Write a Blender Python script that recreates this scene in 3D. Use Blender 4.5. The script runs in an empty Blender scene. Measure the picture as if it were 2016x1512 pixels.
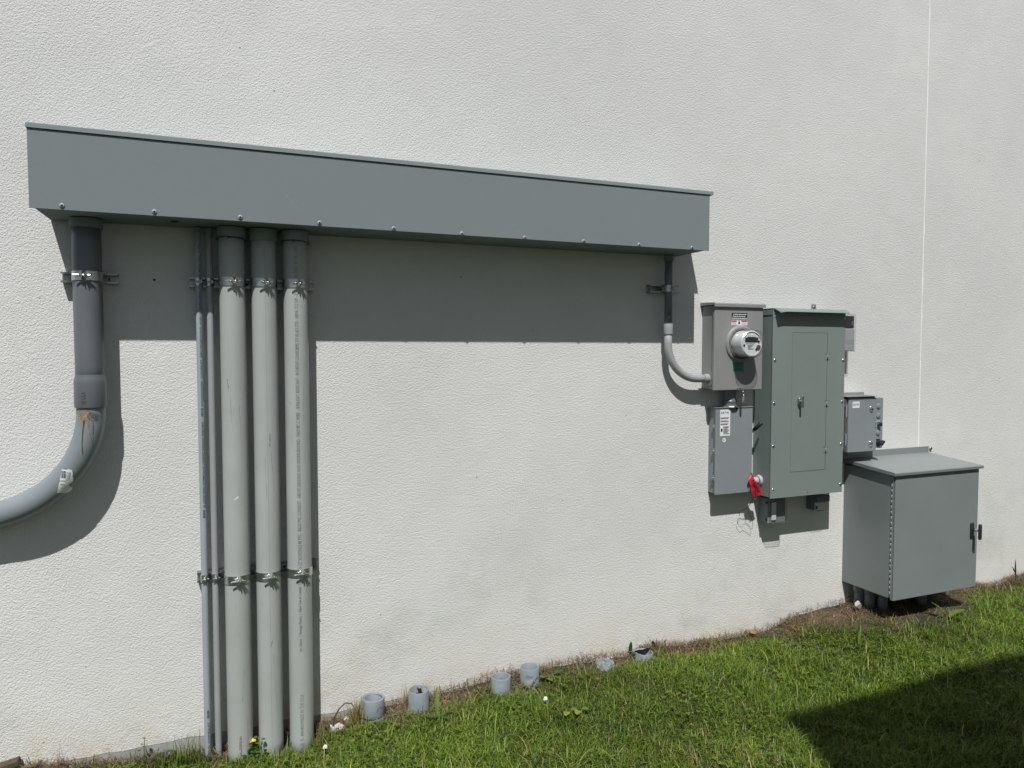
import bpy, bmesh, math, random
import numpy as np
from mathutils import Vector, Matrix, noise
R = math.radians
S = bpy.context.scene
C = S.collection
random.seed(7); rng = np.random.default_rng(7)

# ---------------------------------------------------------------- camera
CAM = Vector((0, -3.28, 1.73)); YAW = R(21.83); PITCH = R(2.66); FPX = 1398.0
cd = bpy.data.cameras.new('camera'); cam = bpy.data.objects.new('camera', cd); C.objects.link(cam)
cam.location = CAM; cam.rotation_euler = (R(90) - PITCH, 0, -YAW)
cd.sensor_width = 36; cd.lens = 36 * FPX / 2016; cd.clip_start = .05; cd.clip_end = 2000
S.camera = cam
# ---------------------------------------------------------------- light
SUN = Vector((.103, .25, -.433)).normalized()
w = bpy.data.worlds.new('World'); S.world = w; w.use_nodes = True
nt = w.node_tree; sky = nt.nodes.new('ShaderNodeTexSky'); sky.sky_type = 'NISHITA'; sky.sun_disc = False
sky.sun_elevation = math.asin(-SUN.z); sky.sun_rotation = math.atan2(-SUN.x, -SUN.y)
sky.air_density = 1.0; sky.dust_density = 1.0; sky.ozone_density = .6
bg = nt.nodes['Background']; bg.inputs[1].default_value = .05
nt.links.new(sky.outputs[0], bg.inputs[0])
sl = bpy.data.lights.new('sun', 'SUN'); sl.energy = 4.95; sl.angle = R(.53); sl.color = (1, .985, .955)
so = bpy.data.objects.new('sun', sl); C.objects.link(so); so.rotation_euler = SUN.to_track_quat('-Z', 'Y').to_euler()
so.location = (-2, -6, 9)
S.view_settings.view_transform = 'Standard'; S.view_settings.look = 'None'
S.view_settings.exposure = 0.0; S.view_settings.gamma = 1.0; S.view_settings.use_curve_mapping = False

# ---------------------------------------------------------------- pixel -> place (a pixel gives a direction, d = metres out from the wall)
_fw = Vector((math.sin(YAW) * math.cos(PITCH), math.cos(YAW) * math.cos(PITCH), -math.sin(PITCH)))
_rt = Vector((math.cos(YAW), -math.sin(YAW), 0)); _up = _rt.cross(_fw)
def ray(u, v): return _fw + _rt * ((u - 1008) / FPX) - _up * ((v - 756) / FPX)
def px(u, v, d=0.):
    r = ray(u, v); return CAM + r * ((-d - CAM.y) / r.y)
def pg(u, v, z=.0):
    r = ray(u, v); return CAM + r * ((z - CAM.z) / r.z)
def project(P):
    q = np.asarray(P) - np.array(CAM); z = q @ np.array(_fw)
    return 1008 + FPX * (q @ np.array(_rt)) / z, 756 - FPX * (q @ np.array(_up)) / z, z

# ---------------------------------------------------------------- materials
M = {}
def mat(name, col, rough=.5, metal=0., bump=0., bscale=200., var=0., vscale=8., spec=.5, dirt=0.):
    m = bpy.data.materials.new(name); m.use_nodes = True; M[name] = m
    n, l = m.node_tree.nodes, m.node_tree.links; p = n['Principled BSDF']
    p.inputs['Roughness'].default_value = rough; p.inputs['Metallic'].default_value = metal
    p.inputs['Specular IOR Level'].default_value = spec
    p.inputs['Base Color'].default_value = (*col, 1)
    tc = n.new('ShaderNodeTexCoord')
    last = None
    if var:
        t = n.new('ShaderNodeTexNoise'); t.inputs['Scale'].default_value = vscale; t.inputs['Detail'].default_value = 5
        l.new(tc.outputs['Object'], t.inputs['Vector'])
        r = n.new('ShaderNodeMapRange'); r.inputs[1].default_value = .3; r.inputs[2].default_value = .7
        r.inputs[3].default_value = 1 - var; r.inputs[4].default_value = 1 + var
        l.new(t.outputs['Fac'], r.inputs[0])
        x = n.new('ShaderNodeMix'); x.data_type = 'RGBA'; x.blend_type = 'MULTIPLY'; x.inputs[0].default_value = 1
        x.inputs[6].default_value = (*col, 1); l.new(r.outputs[0], x.inputs[7]); last = x.outputs[2]
        # roughness wobble
        r2 = n.new('ShaderNodeMapRange'); r2.inputs[1].default_value = .3; r2.inputs[2].default_value = .7
        r2.inputs[3].default_value = max(.03, rough - .08); r2.inputs[4].default_value = min(1, rough + .08)
        l.new(t.outputs['Fac'], r2.inputs[0]); l.new(r2.outputs[0], p.inputs['Roughness'])
    if dirt:
        t = n.new('ShaderNodeTexNoise'); t.inputs['Scale'].default_value = 55; t.inputs['Detail'].default_value = 8; t.inputs['Roughness'].default_value = .7
        mp = n.new('ShaderNodeMapping'); mp.inputs['Scale'].default_value = (1, 1, .12)
        l.new(tc.outputs['Object'], mp.inputs[0]); l.new(mp.outputs[0], t.inputs['Vector'])
        r = n.new('ShaderNodeMapRange'); r.inputs[1].default_value = .62; r.inputs[2].default_value = .72; r.inputs[4].default_value = dirt
        l.new(t.outputs['Fac'], r.inputs[0])
        x = n.new('ShaderNodeMix'); x.data_type = 'RGBA'; l.new(r.outputs[0], x.inputs[0])
        if last: l.new(last, x.inputs[6])
        else: x.inputs[6].default_value = (*col, 1)
        x.inputs[7].default_value = (col[0] * .35, col[1] * .32, col[2] * .27, 1); last = x.outputs[2]
    if last: l.new(last, p.inputs['Base Color'])
    if bump:
        t = n.new('ShaderNodeTexNoise'); t.inputs['Scale'].default_value = bscale; t.inputs['Detail'].default_value = 3
        l.new(tc.outputs['Object'], t.inputs['Vector'])
        b = n.new('ShaderNodeBump'); b.inputs['Strength'].default_value = 1; b.inputs['Distance'].default_value = bump
        l.new(t.outputs['Fac'], b.inputs['Height']); l.new(b.outputs[0], p.inputs['Normal'])
    return m
mat('trough_paint', (.196, .228, .234), .85, 0, .0001, 260, .012, 3, .08)
mat('trough_scratch', (.30, .34, .34), .6)
mat('panel_paint', (.183, .224, .210), .5, 0, .00012, 300, .03, 4, .4)
mat('meter_paint', (.235, .240, .237), .45, 0, .0001, 300, .03, 5, .4)
mat('switch_paint', (.218, .243, .253), .42, 0, .0001, 300, .03, 5, .4)
mat('cabinet_paint', (.197, .222, .221), .4, 0, .00012, 260, .04, 3, .45, .25)
mat('pvc_light', (.365, .385, .372), .42, 0, .0002, 30, .05, 5, .45, .38)
mat('pvc_dark', (.125, .137, .152), .38, 0, .0001, 40, .05, 6, .5)
mat('pvc_mid', (.205, .236, .253), .36, 0, .0001, 40, .06, 6, .5, .2)
mat('pvc_thin_blue', (.31, .345, .375), .4, 0, 0, 1, .05, 8, .45, .2)
mat('pvc_thin_grey', (.30, .315, .318), .45, 0, 0, 1, .06, 8, .4, .3)
mat('pvc_stub', (.225, .260, .285), .5, 0, .0002, 50, .12, 14, .4, .6)
mat('galvanised', (.55, .56, .56), .34, 1, .0003, 90, .18, 40)
mat('galvanised_dark', (.36, .365, .36), .42, 1, .0003, 90, .2, 30)
mat('meter_silver', (.82, .83, .84), .25, .3)
mat('zinc', (.78, .78, .76), .22, 1)
mat('chrome', (.85, .85, .85), .12, 1)
mat('dark_hole', (.012, .012, .012), .8)
mat('black_plastic', (.02, .02, .022), .42)
mat('dark_handle', (.05, .058, .06), .3, .5)
mat('white_label', (.72, .73, .73), .45)
mat('white_plastic', (.62, .64, .66), .4, var=.03)
mat('grey_device', (.03, .03, .033), .5)
mat('outlet_plate', (.36, .38, .41), .5)
mat('label_ink', (.05, .05, .06), .6)
mat('pipe_ink', (.17, .175, .17), .6)
mat('pipe_ink_dark', (.035, .04, .06), .6)
mat('faint_ink', (.22, .22, .22), .6)
mat('blue_ink', (.015, .06, .27), .5)
mat('red_ink', (.50, .03, .04), .5)
mat('green_label', (.02, .20, .14), .5)
mat('nameplate', (.012, .012, .013), .35)
mat('red_ribbon', (.42, .012, .03), .5, var=.15, vscale=40)
mat('ribbon_print', (.05, .004, .008), .6)
mat('rust', (.12, .045, .012), .7, var=.4, vscale=60)
mat('tan_stain', (.30, .22, .11), .7, var=.3, vscale=60)
mat('grime', (.11, .125, .13), .6, var=.3, vscale=60)
mat('pink_scrape', (.30, .235, .215), .7, var=.2, vscale=90)
mat('concrete', (.33, .33, .32), .85, 0, .002, 120, .15, 12)
mat('broken_concrete', (.58, .56, .51), .9, 0, .003, 90, .15, 30)
mat('pale_rubble', (.40, .385, .35), .9, 0, .003, 90, .2, 30)
mat('stone', (.36, .33, .30), .85, 0, .002, 90, .2, 25)
mat('duct_tape', (.20, .205, .215), .6, 0, .002, 60, .15, 30)
mat('paper', (.66, .66, .64), .7)
mat('wood', (.075, .052, .036), .8, 0, .002, 60, .3, 30)
mat('wire', (.03, .028, .025), .5)
mat('leaf_orange', (.34, .17, .06), .6)
mat('yellow_petal', (.65, .52, .02), .5)
mat('sealant', (.84, .84, .81), .6, 0, .001, 60, .05, 20)
mat('coping', (.45, .45, .44), .5)
mat('rag', (.16, .17, .15), .9, 0, .002, 90, .3, 40)

def clear_mat(name, tint, gl=.12):
    m = bpy.data.materials.new(name); m.use_nodes = True; M[name] = m
    n, l = m.node_tree.nodes, m.node_tree.links; n.remove(n['Principled BSDF'])
    t = n.new('ShaderNodeBsdfTransparent'); t.inputs[0].default_value = (*tint, 1)
    g = n.new('ShaderNodeBsdfGlossy'); g.inputs['Roughness'].default_value = .07
    lw = n.new('ShaderNodeLayerWeight'); lw.inputs[0].default_value = .5; f = n.new('ShaderNodeMath'); f.operation = 'POWER'; f.inputs[1].default_value = 4; l.new(lw.outputs['Facing'], f.inputs[0])
    a = n.new('ShaderNodeMath'); a.operation = 'ADD'; a.inputs[1].default_value = gl; a.use_clamp = True
    x = n.new('ShaderNodeMixShader'); l.new(f.outputs[0], a.inputs[0]); l.new(a.outputs[0], x.inputs[0])
    l.new(t.outputs[0], x.inputs[1]); l.new(g.outputs[0], x.inputs[2]); l.new(x.outputs[0], n['Material Output'].inputs[0])
def broken(name, lo, hi, sc):
    m = M[name]; n, l = m.node_tree.nodes, m.node_tree.links; p = n['Principled BSDF']
    tc = n.new('ShaderNodeTexCoord'); t = n.new('ShaderNodeTexNoise'); t.inputs['Scale'].default_value = sc; t.inputs['Detail'].default_value = 5; l.new(tc.outputs['Object'], t.inputs['Vector'])
    r = n.new('ShaderNodeMapRange'); r.inputs[1].default_value = lo; r.inputs[2].default_value = hi; l.new(t.outputs['Fac'], r.inputs[0]); l.new(r.outputs[0], p.inputs['Alpha'])
broken('rust', .25, .5, 90); broken('tan_stain', .36, .62, 70); broken('grime', .36, .68, 70); broken('faint_ink', .2, .5, 120); broken('pink_scrape', .35, .6, 110)
clear_mat('clear_plastic', (.93, .93, .92), .02)
clear_mat('clear_glass', (.93, .94, .94), .05)

def stucco():
    m = bpy.data.materials.new('stucco'); m.use_nodes = True; M['stucco'] = m
    n, l = m.node_tree.nodes, m.node_tree.links; p = n['Principled BSDF']; p.inputs['Roughness'].default_value = .9
    p.inputs['Specular IOR Level'].default_value = .2
    tc = n.new('ShaderNodeTexCoord'); O = tc.outputs['Object']
    mp = n.new('ShaderNodeMapping'); mp.inputs['Rotation'].default_value = (.61, .83, .47); l.new(O, mp.inputs[0]); W = mp.outputs[0]
    def nz(scale, det=4, rough=.55, dist=0., vec=None):
        vec = vec or W
        t = n.new('ShaderNodeTexNoise'); t.inputs['Scale'].default_value = scale; t.inputs['Detail'].default_value = det
        t.inputs['Roughness'].default_value = rough; t.inputs['Distortion'].default_value = dist; l.new(vec, t.inputs['Vector']); return t.outputs['Fac']
    def rng_(s, a, b, c, d):
        r = n.new('ShaderNodeMapRange'); l.new(s, r.inputs[0])
        for i, v in zip((1, 2, 3, 4), (a, b, c, d)): r.inputs[i].default_value = v
        return r.outputs[0]
    def mth(op, a, b):
        q = n.new('ShaderNodeMath'); q.operation = op
        for i, v in enumerate((a, b)):
            if isinstance(v, (int, float)): q.inputs[i].default_value = v
            else: l.new(v, q.inputs[i])
        return q.outputs[0]
    def mix(f, a, b, bt='MIX'):
        x = n.new('ShaderNodeMix'); x.data_type = 'RGBA'; x.blend_type = bt; l.new(f, x.inputs[0])
        for i, v in ((6, a), (7, b)):
            if isinstance(v, tuple): x.inputs[i].default_value = (*v, 1)
            else: l.new(v, x.inputs[i])
        return x.outputs[2]
    sep = n.new('ShaderNodeSeparateXYZ'); l.new(O, sep.inputs[0]); z = sep.outputs[2]
    base = mix(rng_(nz(1.1, 4), .35, .68, 0, 1), (.695, .697, .678), (.645, .65, .637))
    base = mix(rng_(nz(.45, 3), .42, .66, 0, .6), base, (.575, .582, .572))
    base = mix(rng_(nz(5, 5), .35, .7, 0, .35), base, (.585, .585, .565))
    # ochre splash stains low on the wall
    low = rng_(z, .07, .42, 1, 0)
    st = mth('MULTIPLY', low, rng_(nz(6, 6, .65), .42, .68, 0, .7))
    base = mix(st, base, (.62, .57, .44))
    low2 = rng_(z, .06, .20, 1, 0)
    st2 = mth('MULTIPLY', low2, rng_(nz(14, 6, .7), .46, .68, 0, .6))
    base = mix(st2, base, (.42, .36, .27))
    # grey mildew smudges on the lower half
    mid = rng_(z, .15, 1.0, 1, 0)
    st3 = mth('MULTIPLY', mid, rng_(nz(2.3, 7, .68), .54, .72, 0, .6))
    base = mix(st3, base, (.40, .40, .37))
    # small pits
    vo = n.new('ShaderNodeTexVoronoi'); vo.inputs['Scale'].default_value = 7; l.new(W, vo.inputs['Vector'])
    base = mix(rng_(vo.outputs['Distance'], .018, .03, .85, 0), base, (.16, .15, .13))
    l.new(base, p.inputs['Base Color'])
    # trowelled worm texture
    h1 = nz(140, 2, .55, .3); h2 = nz(235, 1, .5, 0.); h3 = nz(7, 3)
    ridged = rng_(h1, .36, .62, 0, 1)
    h = mth('ADD', mth('MULTIPLY', ridged, .0011), mth('MULTIPLY', h2, .0020))
    h = mth('ADD', h, mth('MULTIPLY', h3, .0025))
    b = n.new('ShaderNodeBump'); b.inputs['Strength'].default_value = .9; b.inputs['Distance'].default_value = 1.0
    l.new(h, b.inputs['Height']); l.new(b.outputs[0], p.inputs['Normal'])
stucco()

def soil():
    m = bpy.data.materials.new('soil'); m.use_nodes = True; M['soil'] = m
    n, l = m.node_tree.nodes, m.node_tree.links; p = n['Principled BSDF']; p.inputs['Roughness'].default_value = .95
    tc = n.new('ShaderNodeTexCoord'); O = tc.outputs['Object']
    t = n.new('ShaderNodeTexNoise'); t.inputs['Scale'].default_value = 9; t.inputs['Detail'].default_value = 8; l.new(O, t.inputs['Vector'])
    r = n.new('ShaderNodeValToRGB'); e = r.color_ramp.elements
    e[0].position = .35; e[0].color = (.035, .026, .015, 1); e[1].position = .7; e[1].color = (.13, .085, .05, 1)
    l.new(t.outputs['Fac'], r.inputs[0])
    # far lawn colour away from the wall
    sep = n.new('ShaderNodeSeparateXYZ'); l.new(O, sep.inputs[0])
    a = n.new('ShaderNodeMapRange'); l.new(sep.outputs[1], a.inputs[0]); a.inputs[1].default_value = -.15; a.inputs[2].default_value = -.4
    t2 = n.new('ShaderNodeTexNoise'); t2.inputs['Scale'].default_value = 40; t2.inputs['Detail'].default_value = 6; l.new(O, t2.inputs['Vector'])
    r2 = n.new('ShaderNodeValToRGB'); e = r2.color_ramp.elements
    e[0].position = .35; e[0].color = (.010, .015, .004, 1); e[1].position = .75; e[1].color = (.045, .052, .016, 1); l.new(t2.outputs['Fac'], r2.inputs[0])
    x = n.new('ShaderNodeMix'); x.data_type = 'RGBA'; l.new(a.outputs[0], x.inputs[0]); l.new(r.outputs[0], x.inputs[6]); l.new(r2.outputs[0], x.inputs[7])
    l.new(x.outputs[2], p.inputs['Base Color'])
    t3 = n.new('ShaderNodeTexNoise'); t3.inputs['Scale'].default_value = 60; t3.inputs['Detail'].default_value = 6; l.new(O, t3.inputs['Vector'])
    b = n.new('ShaderNodeBump'); b.inputs['Distance'].default_value = .012; l.new(t3.outputs['Fac'], b.inputs['Height']); l.new(b.outputs[0], p.inputs['Normal'])
soil()

def blade_mat(name, trans):
    m = bpy.data.materials.new(name); m.use_nodes = True; M[name] = m
    n, l = m.node_tree.nodes, m.node_tree.links; p = n['Principled BSDF']; p.inputs['Roughness'].default_value = .5
    p.inputs['Specular IOR Level'].default_value = .35
    a = n.new('ShaderNodeAttribute'); a.attribute_name = 'col'; l.new(a.outputs['Color'], p.inputs['Base Color'])
    t = n.new('ShaderNodeBsdfTranslucent'); l.new(a.outputs['Color'], t.inputs[0])
    x = n.new('ShaderNodeMixShader'); x.inputs[0].default_value = trans
    l.new(p.outputs[0], x.inputs[1]); l.new(t.outputs[0], x.inputs[2]); l.new(x.outputs[0], n['Material Output'].inputs[0])
blade_mat('grass_blade', .3); blade_mat('dry_blade', .1)
def leaf_mat(name, col, trans=.25):
    m = mat(name, col, .5, var=.2, vscale=40)
    n, l = m.node_tree.nodes, m.node_tree.links; p = n['Principled BSDF']
    t = n.new('ShaderNodeBsdfTranslucent'); t.inputs[0].default_value = (*col, 1)
    x = n.new('ShaderNodeMixShader'); x.inputs[0].default_value = trans
    l.new(p.outputs[0], x.inputs[1]); l.new(t.outputs[0], x.inputs[2]); l.new(x.outputs[0], n['Material Output'].inputs[0])
leaf_mat('leaf_green', (.055, .11, .02)); leaf_mat('leaf_light', (.11, .19, .03)); leaf_mat('leaf_dark', (.03, .06, .018))
leaf_mat('leaf_yellow', (.24, .28, .035))

# ---------------------------------------------------------------- mesh helpers
def obj(name, bm, m, parent=None, smooth=False, sharp=40):
    me = bpy.data.meshes.new(name)
    if smooth:
        for f in bm.faces: f.smooth = True
        for e in bm.edges:
            if len(e.link_faces) == 2 and e.calc_face_angle(0) > R(sharp): e.smooth = False
    bm.to_mesh(me); bm.free()
    return mobj(name, me, m, parent)
def mobj(name, me, m, parent=None):
    o = bpy.data.objects.new(name, me); C.objects.link(o)
    if m: me.materials.append(M[m])
    if parent:
        o.parent = parent; o.matrix_parent_inverse = Matrix.Translation(parent.location).inverted()  # meshes are in world coordinates
    return o
def tag(o, label, cat, group=None, kind=None):
    o['label'] = label; o['category'] = cat
    if group: o['group'] = group
    if kind: o['kind'] = kind
    return o
def thing(name, loc, label, cat, group=None):
    o = bpy.data.objects.new(name, None); C.objects.link(o); o.location = loc; o.empty_display_size = .05
    return tag(o, label, cat, group)
def bx(bm, x0, x1, y0, y1, z0, z1, bev=0., seg=2):
    """box with x, y, z ranges; y is given as distance d out from the wall"""
    vs = [bm.verts.new((x, -d, z)) for x in (x0, x1) for d in (y0, y1) for z in (z0, z1)]
    F = [(0, 1, 3, 2), (4, 6, 7, 5), (0, 4, 5, 1), (2, 3, 7, 6), (0, 2, 6, 4), (1, 5, 7, 3)]
    fs = [bm.faces.new([vs[i] for i in f]) for f in F]
    bmesh.ops.recalc_face_normals(bm, faces=fs)
    if bev:
        es = list({e for f in fs for e in f.edges})
        bmesh.ops.bevel(bm, geom=es, offset=bev, segments=seg, profile=.5, affect='EDGES', clamp_overlap=True)
    return bm
def box(name, m, parent, x0, x1, y0, y1, z0, z1, bev=.0015, seg=2):
    return obj(name, bx(bmesh.new(), x0, x1, y0, y1, z0, z1, bev, seg), m, parent)
def tube(bm, path, rad, n=16, cap=True, start=0.):
    path = [Vector(p) for p in path]
    if isinstance(rad, (int, float)): rad = [rad] * len(path)
    rings = []; T0 = (path[1] - path[0]).normalized()
    u = Vector((0, -1, 0)) if abs(T0.y) < .9 else Vector((1, 0, 0))
    u = (u - T0 * u.dot(T0)).normalized()
    for i, p in enumerate(path):
        a = path[max(0, i - 1)]; b = path[min(len(path) - 1, i + 1)]; T = (b - a).normalized() if (b - a).length > 1e-9 else T0
        u = (u - T * u.dot(T)).normalized(); v = T.cross(u)
        rings.append([bm.verts.new(p + (u * math.cos(2 * math.pi * k / n + start) + v * math.sin(2 * math.pi * k / n + start)) * rad[i]) for k in range(n)])
    for a, b in zip(rings, rings[1:]):
        for k in range(n): bm.faces.new((a[k], a[(k + 1) % n], b[(k + 1) % n], b[k]))
    if cap: bm.faces.new(rings[0][::-1]); bm.faces.new(rings[-1])
    return bm
def lathe(bm, origin, axis, prof, n=32):
    """prof: (radius, height along axis)"""
    axis = Vector(axis).normalized(); u = axis.orthogonal().normalized(); v = axis.cross(u); o = Vector(origin); rings = []
    for r, h in prof:
        if r < 1e-6: rings.append([bm.verts.new(o + axis * h)])
        else: rings.append([bm.verts.new(o + axis * h + (u * math.cos(2 * math.pi * k / n) + v * math.sin(2 * math.pi * k / n)) * r) for k in range(n)])
    for a, b in zip(rings, rings[1:]):
        for k in range(n):
            k2 = (k + 1) % n
            if len(a) == 1 and len(b) == 1: continue
            if len(a) == 1: bm.faces.new((a[0], b[k2], b[k]))
            elif len(b) == 1: bm.faces.new((a[k], a[k2], b[0]))
            else: bm.faces.new((a[k], a[k2], b[k2], b[k]))
    bmesh.ops.recalc_face_normals(bm, faces=bm.faces)
    return bm
def extr(bm, poly, x0, x1):
    """closed (d, z) polygon extruded along x"""
    a = [bm.verts.new((x0, -d, z)) for d, z in poly]; b = [bm.verts.new((x1, -d, z)) for d, z in poly]
    bm.faces.new(a); bm.faces.new(b[::-1])
    for i in range(len(poly)): j = (i + 1) % len(poly); bm.faces.new((a[i], b[i], b[j], a[j]))
    bmesh.ops.recalc_face_normals(bm, faces=bm.faces); return bm
def text_mesh(s, bold=0.):
    cu = bpy.data.curves.new('t', 'FONT'); cu.body = s; cu.size = 1; cu.resolution_u = 2; cu.offset = bold
    o = bpy.data.objects.new('t', cu); me = bpy.data.meshes.new_from_object(o)
    bpy.data.objects.remove(o); bpy.data.curves.remove(cu)
    co = np.empty(len(me.vertices) * 3); me.vertices.foreach_get('co', co); co = co.reshape(-1, 3)
    mn, mx = co.min(0), co.max(0)
    co[:, 0] = (co[:, 0] - mn[0]) / (mx[0] - mn[0]); co[:, 1] = (co[:, 1] - mn[1]) / (mx[1] - mn[1])
    return me, co
def put(me, P):
    me.vertices.foreach_set('co', np.ascontiguousarray(P, dtype=np.float64).ravel()); me.update(); return me
def flat_text(name, s, x0, x1, d, z0, z1, m, parent, bold=0.):
    me, c = text_mesh(s, bold)
    P = np.stack([x0 + c[:, 0] * (x1 - x0), np.full(len(c), -d), z0 + c[:, 1] * (z1 - z0)], 1)
    return mobj(name, put(me, P), m, parent)
def pipe_text(name, s, cx, cd_, r, z0, z1, phi, h, m, parent, bold=0.):
    """reads upwards along a vertical pipe, letters' tops to the left"""
    me, c = text_mesh(s, bold); a = phi - (c[:, 1] - .5) * h / r; rr = r + .0007
    P = np.stack([cx + rr * np.sin(a), -cd_ - rr * np.cos(a), z0 + c[:, 0] * (z1 - z0)], 1)
    return mobj(name, put(me, P), m, parent)
def screw(parent, p, r=.009, m='zinc', name='screw', hole=False, n=14):
    """round-headed screw, axis out of the wall at p (p.y is the surface)"""
    bm = bmesh.new(); lathe(bm, p, (0, -1, 0), [(r, -.001), (r, r * .15), (r * .8, r * .36), (r * .45, r * .47), (0, r * .5)], n)
    o = obj(name, bm, m, parent, True, 60)
    if hole:
        bm = bmesh.new(); lathe(bm, Vector(p) + Vector((0, -r * .36, 0)), (0, -1, 0), [(r * .42, 0), (r * .42, r * .18), (0, r * .18)], 8)
        obj('screw_socket', bm, 'dark_hole', o)
    else:
        bm = bmesh.new(); q = Vector(p); bx(bm, q.x - r * .55, q.x + r * .55, -q.y + r * .4, -q.y + r * .54, q.z - r * .1, q.z + r * .1)
        obj('screw_slot', bm, 'dark_hole', o)
    return o

# ---------------------------------------------------------------- ground height
GX = [-40, -3, -.76, -.51, -.27, .30, .55, .95, 1.6, 2.15, 2.6, 2.95, 3.3, 3.9, 4.3, 4.8, 5.4, 40]
GZ = [.06, .06, .062, .03, .0, -.005, .05, .072, .09, .100, .065, .10, .16, .165, .145, .11, .14, .16]
def gz(x, y):
    x = np.asarray(x, float); y = np.asarray(y, float); b = np.interp(x, GX, GZ); t = np.clip((-y - .12) / .9, 0, 1); t = t * t * (3 - 2 * t)
    return b * (1 - .62 * t) + .011 * np.sin(x * 9.1 + y * 5) * np.cos(y * 11 - x * 3.3) + .006 * np.sin(x * 27 + 1.3) * np.cos(y * 31 + x * 7)
def gzf(x, y): return float(gz(x, y))
xs = np.concatenate([[-400, -100, -30, -8, -4], np.arange(-2.5, 7.6, .04), [9, 12, 20, 60, 150, 400]])
ys = np.concatenate([[-400, -100, -40, -15, -9, -6, -4.5], np.arange(-3.5, .051, .04), [.3, 40, 400]])
X, Y = np.meshgrid(xs, ys); Z = gz(X, Y); Z[Y > .02] = -.3 + 0 * Z[Y > .02]; Z[np.abs(X) > 60] = .05
V = np.stack([X, Y, Z], -1).reshape(-1, 3); nx = len(xs)
F = [(j * nx + i, j * nx + i + 1, (j + 1) * nx + i + 1, (j + 1) * nx + i) for j in range(len(ys) - 1) for i in range(nx - 1)]
me = bpy.data.meshes.new('ground'); me.from_pydata(V.tolist(), [], F); me.update()
for p in me.polygons: p.use_smooth = True
g = mobj('ground', me, 'soil'); g['kind'] = 'structure'

# ---------------------------------------------------------------- stucco wall
XS = px(1813, 700).x
wall = thing('stucco_wall', (0, .12, .06), 'rough off-white stucco wall that carries the whole electrical installation', 'wall')
for a, b in ((-9, XS - .005), (XS + .005, 15)):
    bm = bmesh.new()
    if a < 0:  # ragged lower edge of the render coat
        n = 420; xx = np.linspace(a, b, n); zz = [.068 + .016 * noise.noise((x * 3.1, 4, 0)) + .012 * noise.noise((x * 13, 7, 2)) for x in xx]
    else: n = 220; xx = np.linspace(a, b, n); zz = [.07 + .015 * noise.noise((x * 4, 4, 0)) for x in xx]
    lo = [bm.verts.new((x, 0, z)) for x, z in zip(xx, zz)]; hi = [bm.verts.new((x, 0, 6.4)) for x in xx]
    lb = [bm.verts.new((x, .25, z)) for x, z in zip(xx, zz)]; hb = [bm.verts.new((x, .25, 6.4)) for x in xx]
    for i in range(n - 1):
        bm.faces.new((lo[i], lo[i + 1], hi[i + 1], hi[i])); bm.faces.new((lb[i + 1], lb[i], hb[i], hb[i + 1]))
        bm.faces.new((lo[i + 1], lo[i], lb[i], lb[i + 1])); bm.faces.new((hi[i], hi[i + 1], hb[i + 1], hb[i]))
    bm.faces.new((lo[0], hi[0], hb[0], lb[0])); bm.faces.new((lo[-1], lb[-1], hb[-1], hi[-1]))
    obj('wall_panel', bm, 'stucco', wall)
bm = bmesh.new(); path = [(XS + .0012 * noise.noise((0, 0, z * 3)), .0036 + .0015 * noise.noise((5, 0, z * 9)), z) for z in np.arange(.09, 6.4, .04)]
tube(bm, path, .0052, 8); obj('joint_sealant', bm, 'sealant', wall, True)
box('foundation', 'concrete', wall, -9, 15, -.24, -.0012, -.4, .115, 0)
box('roof_coping', 'coping', wall, -9.02, 15.02, -.29, .04, 6.402, 6.47, .004)

# ---------------------------------------------------------------- wireway (long trough)
TD = .27
A = px(57, 409, TD); B = px(1396, 494, TD); A2 = px(49, 238, TD + .004); B2 = px(1405, 376, TD + .004)
tx0, tx1, tz0 = A.x, B.x, (A.z + B.z) / 2; tz1 = (A2.z + B2.z) / 2
tr = thing('wireway_trough', ((tx0 + tx1) / 2, 0, tz0), 'long grey painted steel wireway box running along the wall above the conduits', 'wireway')
box('body', 'trough_paint', tr, tx0 + .012, tx1 - .012, .002, TD - .003, tz0 + .003, tz1 - .024, .003)
box('front_cover', 'trough_paint', tr, tx0, tx1, TD - .0025, TD, tz0, tz1 - .022, .001)
bm = bmesh.new(); extr(bm, [(.002, tz1 - .004), (.002, tz1), (TD + .000, tz1 - .0015), (TD + .003, tz1 - .004), (TD + .005, tz1 - .020), (TD + .003, tz1 - .020), (TD + .0012, tz1 - .0055)], A2.x, B2.x)
obj('hinged_lid', bm, 'trough_paint', tr)
for s, xx in ((0, A2.x), (1, B2.x)):
    box('lid_end_lip', 'trough_paint', tr, xx + (.0002 if s == 0 else -.0027), xx + (.0027 if s == 0 else -.0002), .004, TD + .001, tz1 - .020, tz1 - .0045, 0)
for u, v in ((122, 405), (304, 417), (473, 428), (629, 439), (775, 450), (909, 460), (1033, 468), (1149, 475), (1258, 482), (1362, 488)):
    screw(tr, px(u, v, TD), .0095, 'pvc_thin_grey', hole=True)
bm = bmesh.new(); q = px(340, 432, TD); bx(bm, q.x - .012, q.x + .012, .15, .17, tz0 - .001, tz0 + .004); obj('weep_slot', bm, 'dark_hole', tr)

for (ua, va), (ub, vb) in (((560, 380), (605, 432)), ((455, 372), (463, 371)), ((590, 425), (594, 430)), ((1059, 386), (1061, 389)), ((880, 300), (900, 318)), ((300, 330), (312, 326))):
    a, b = px(ua, va, TD + .0004), px(ub, vb, TD + .0004); t_ = (b - a).normalized(); w_ = Vector((-t_.z, 0, t_.x)) * .0005; bm = bmesh.new()
    bm.faces.new([bm.verts.new(p) for p in (a - w_, b - w_ * .3, b + w_ * .3, a + w_)]); obj('scratch', bm, 'trough_scratch', tr)

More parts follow.
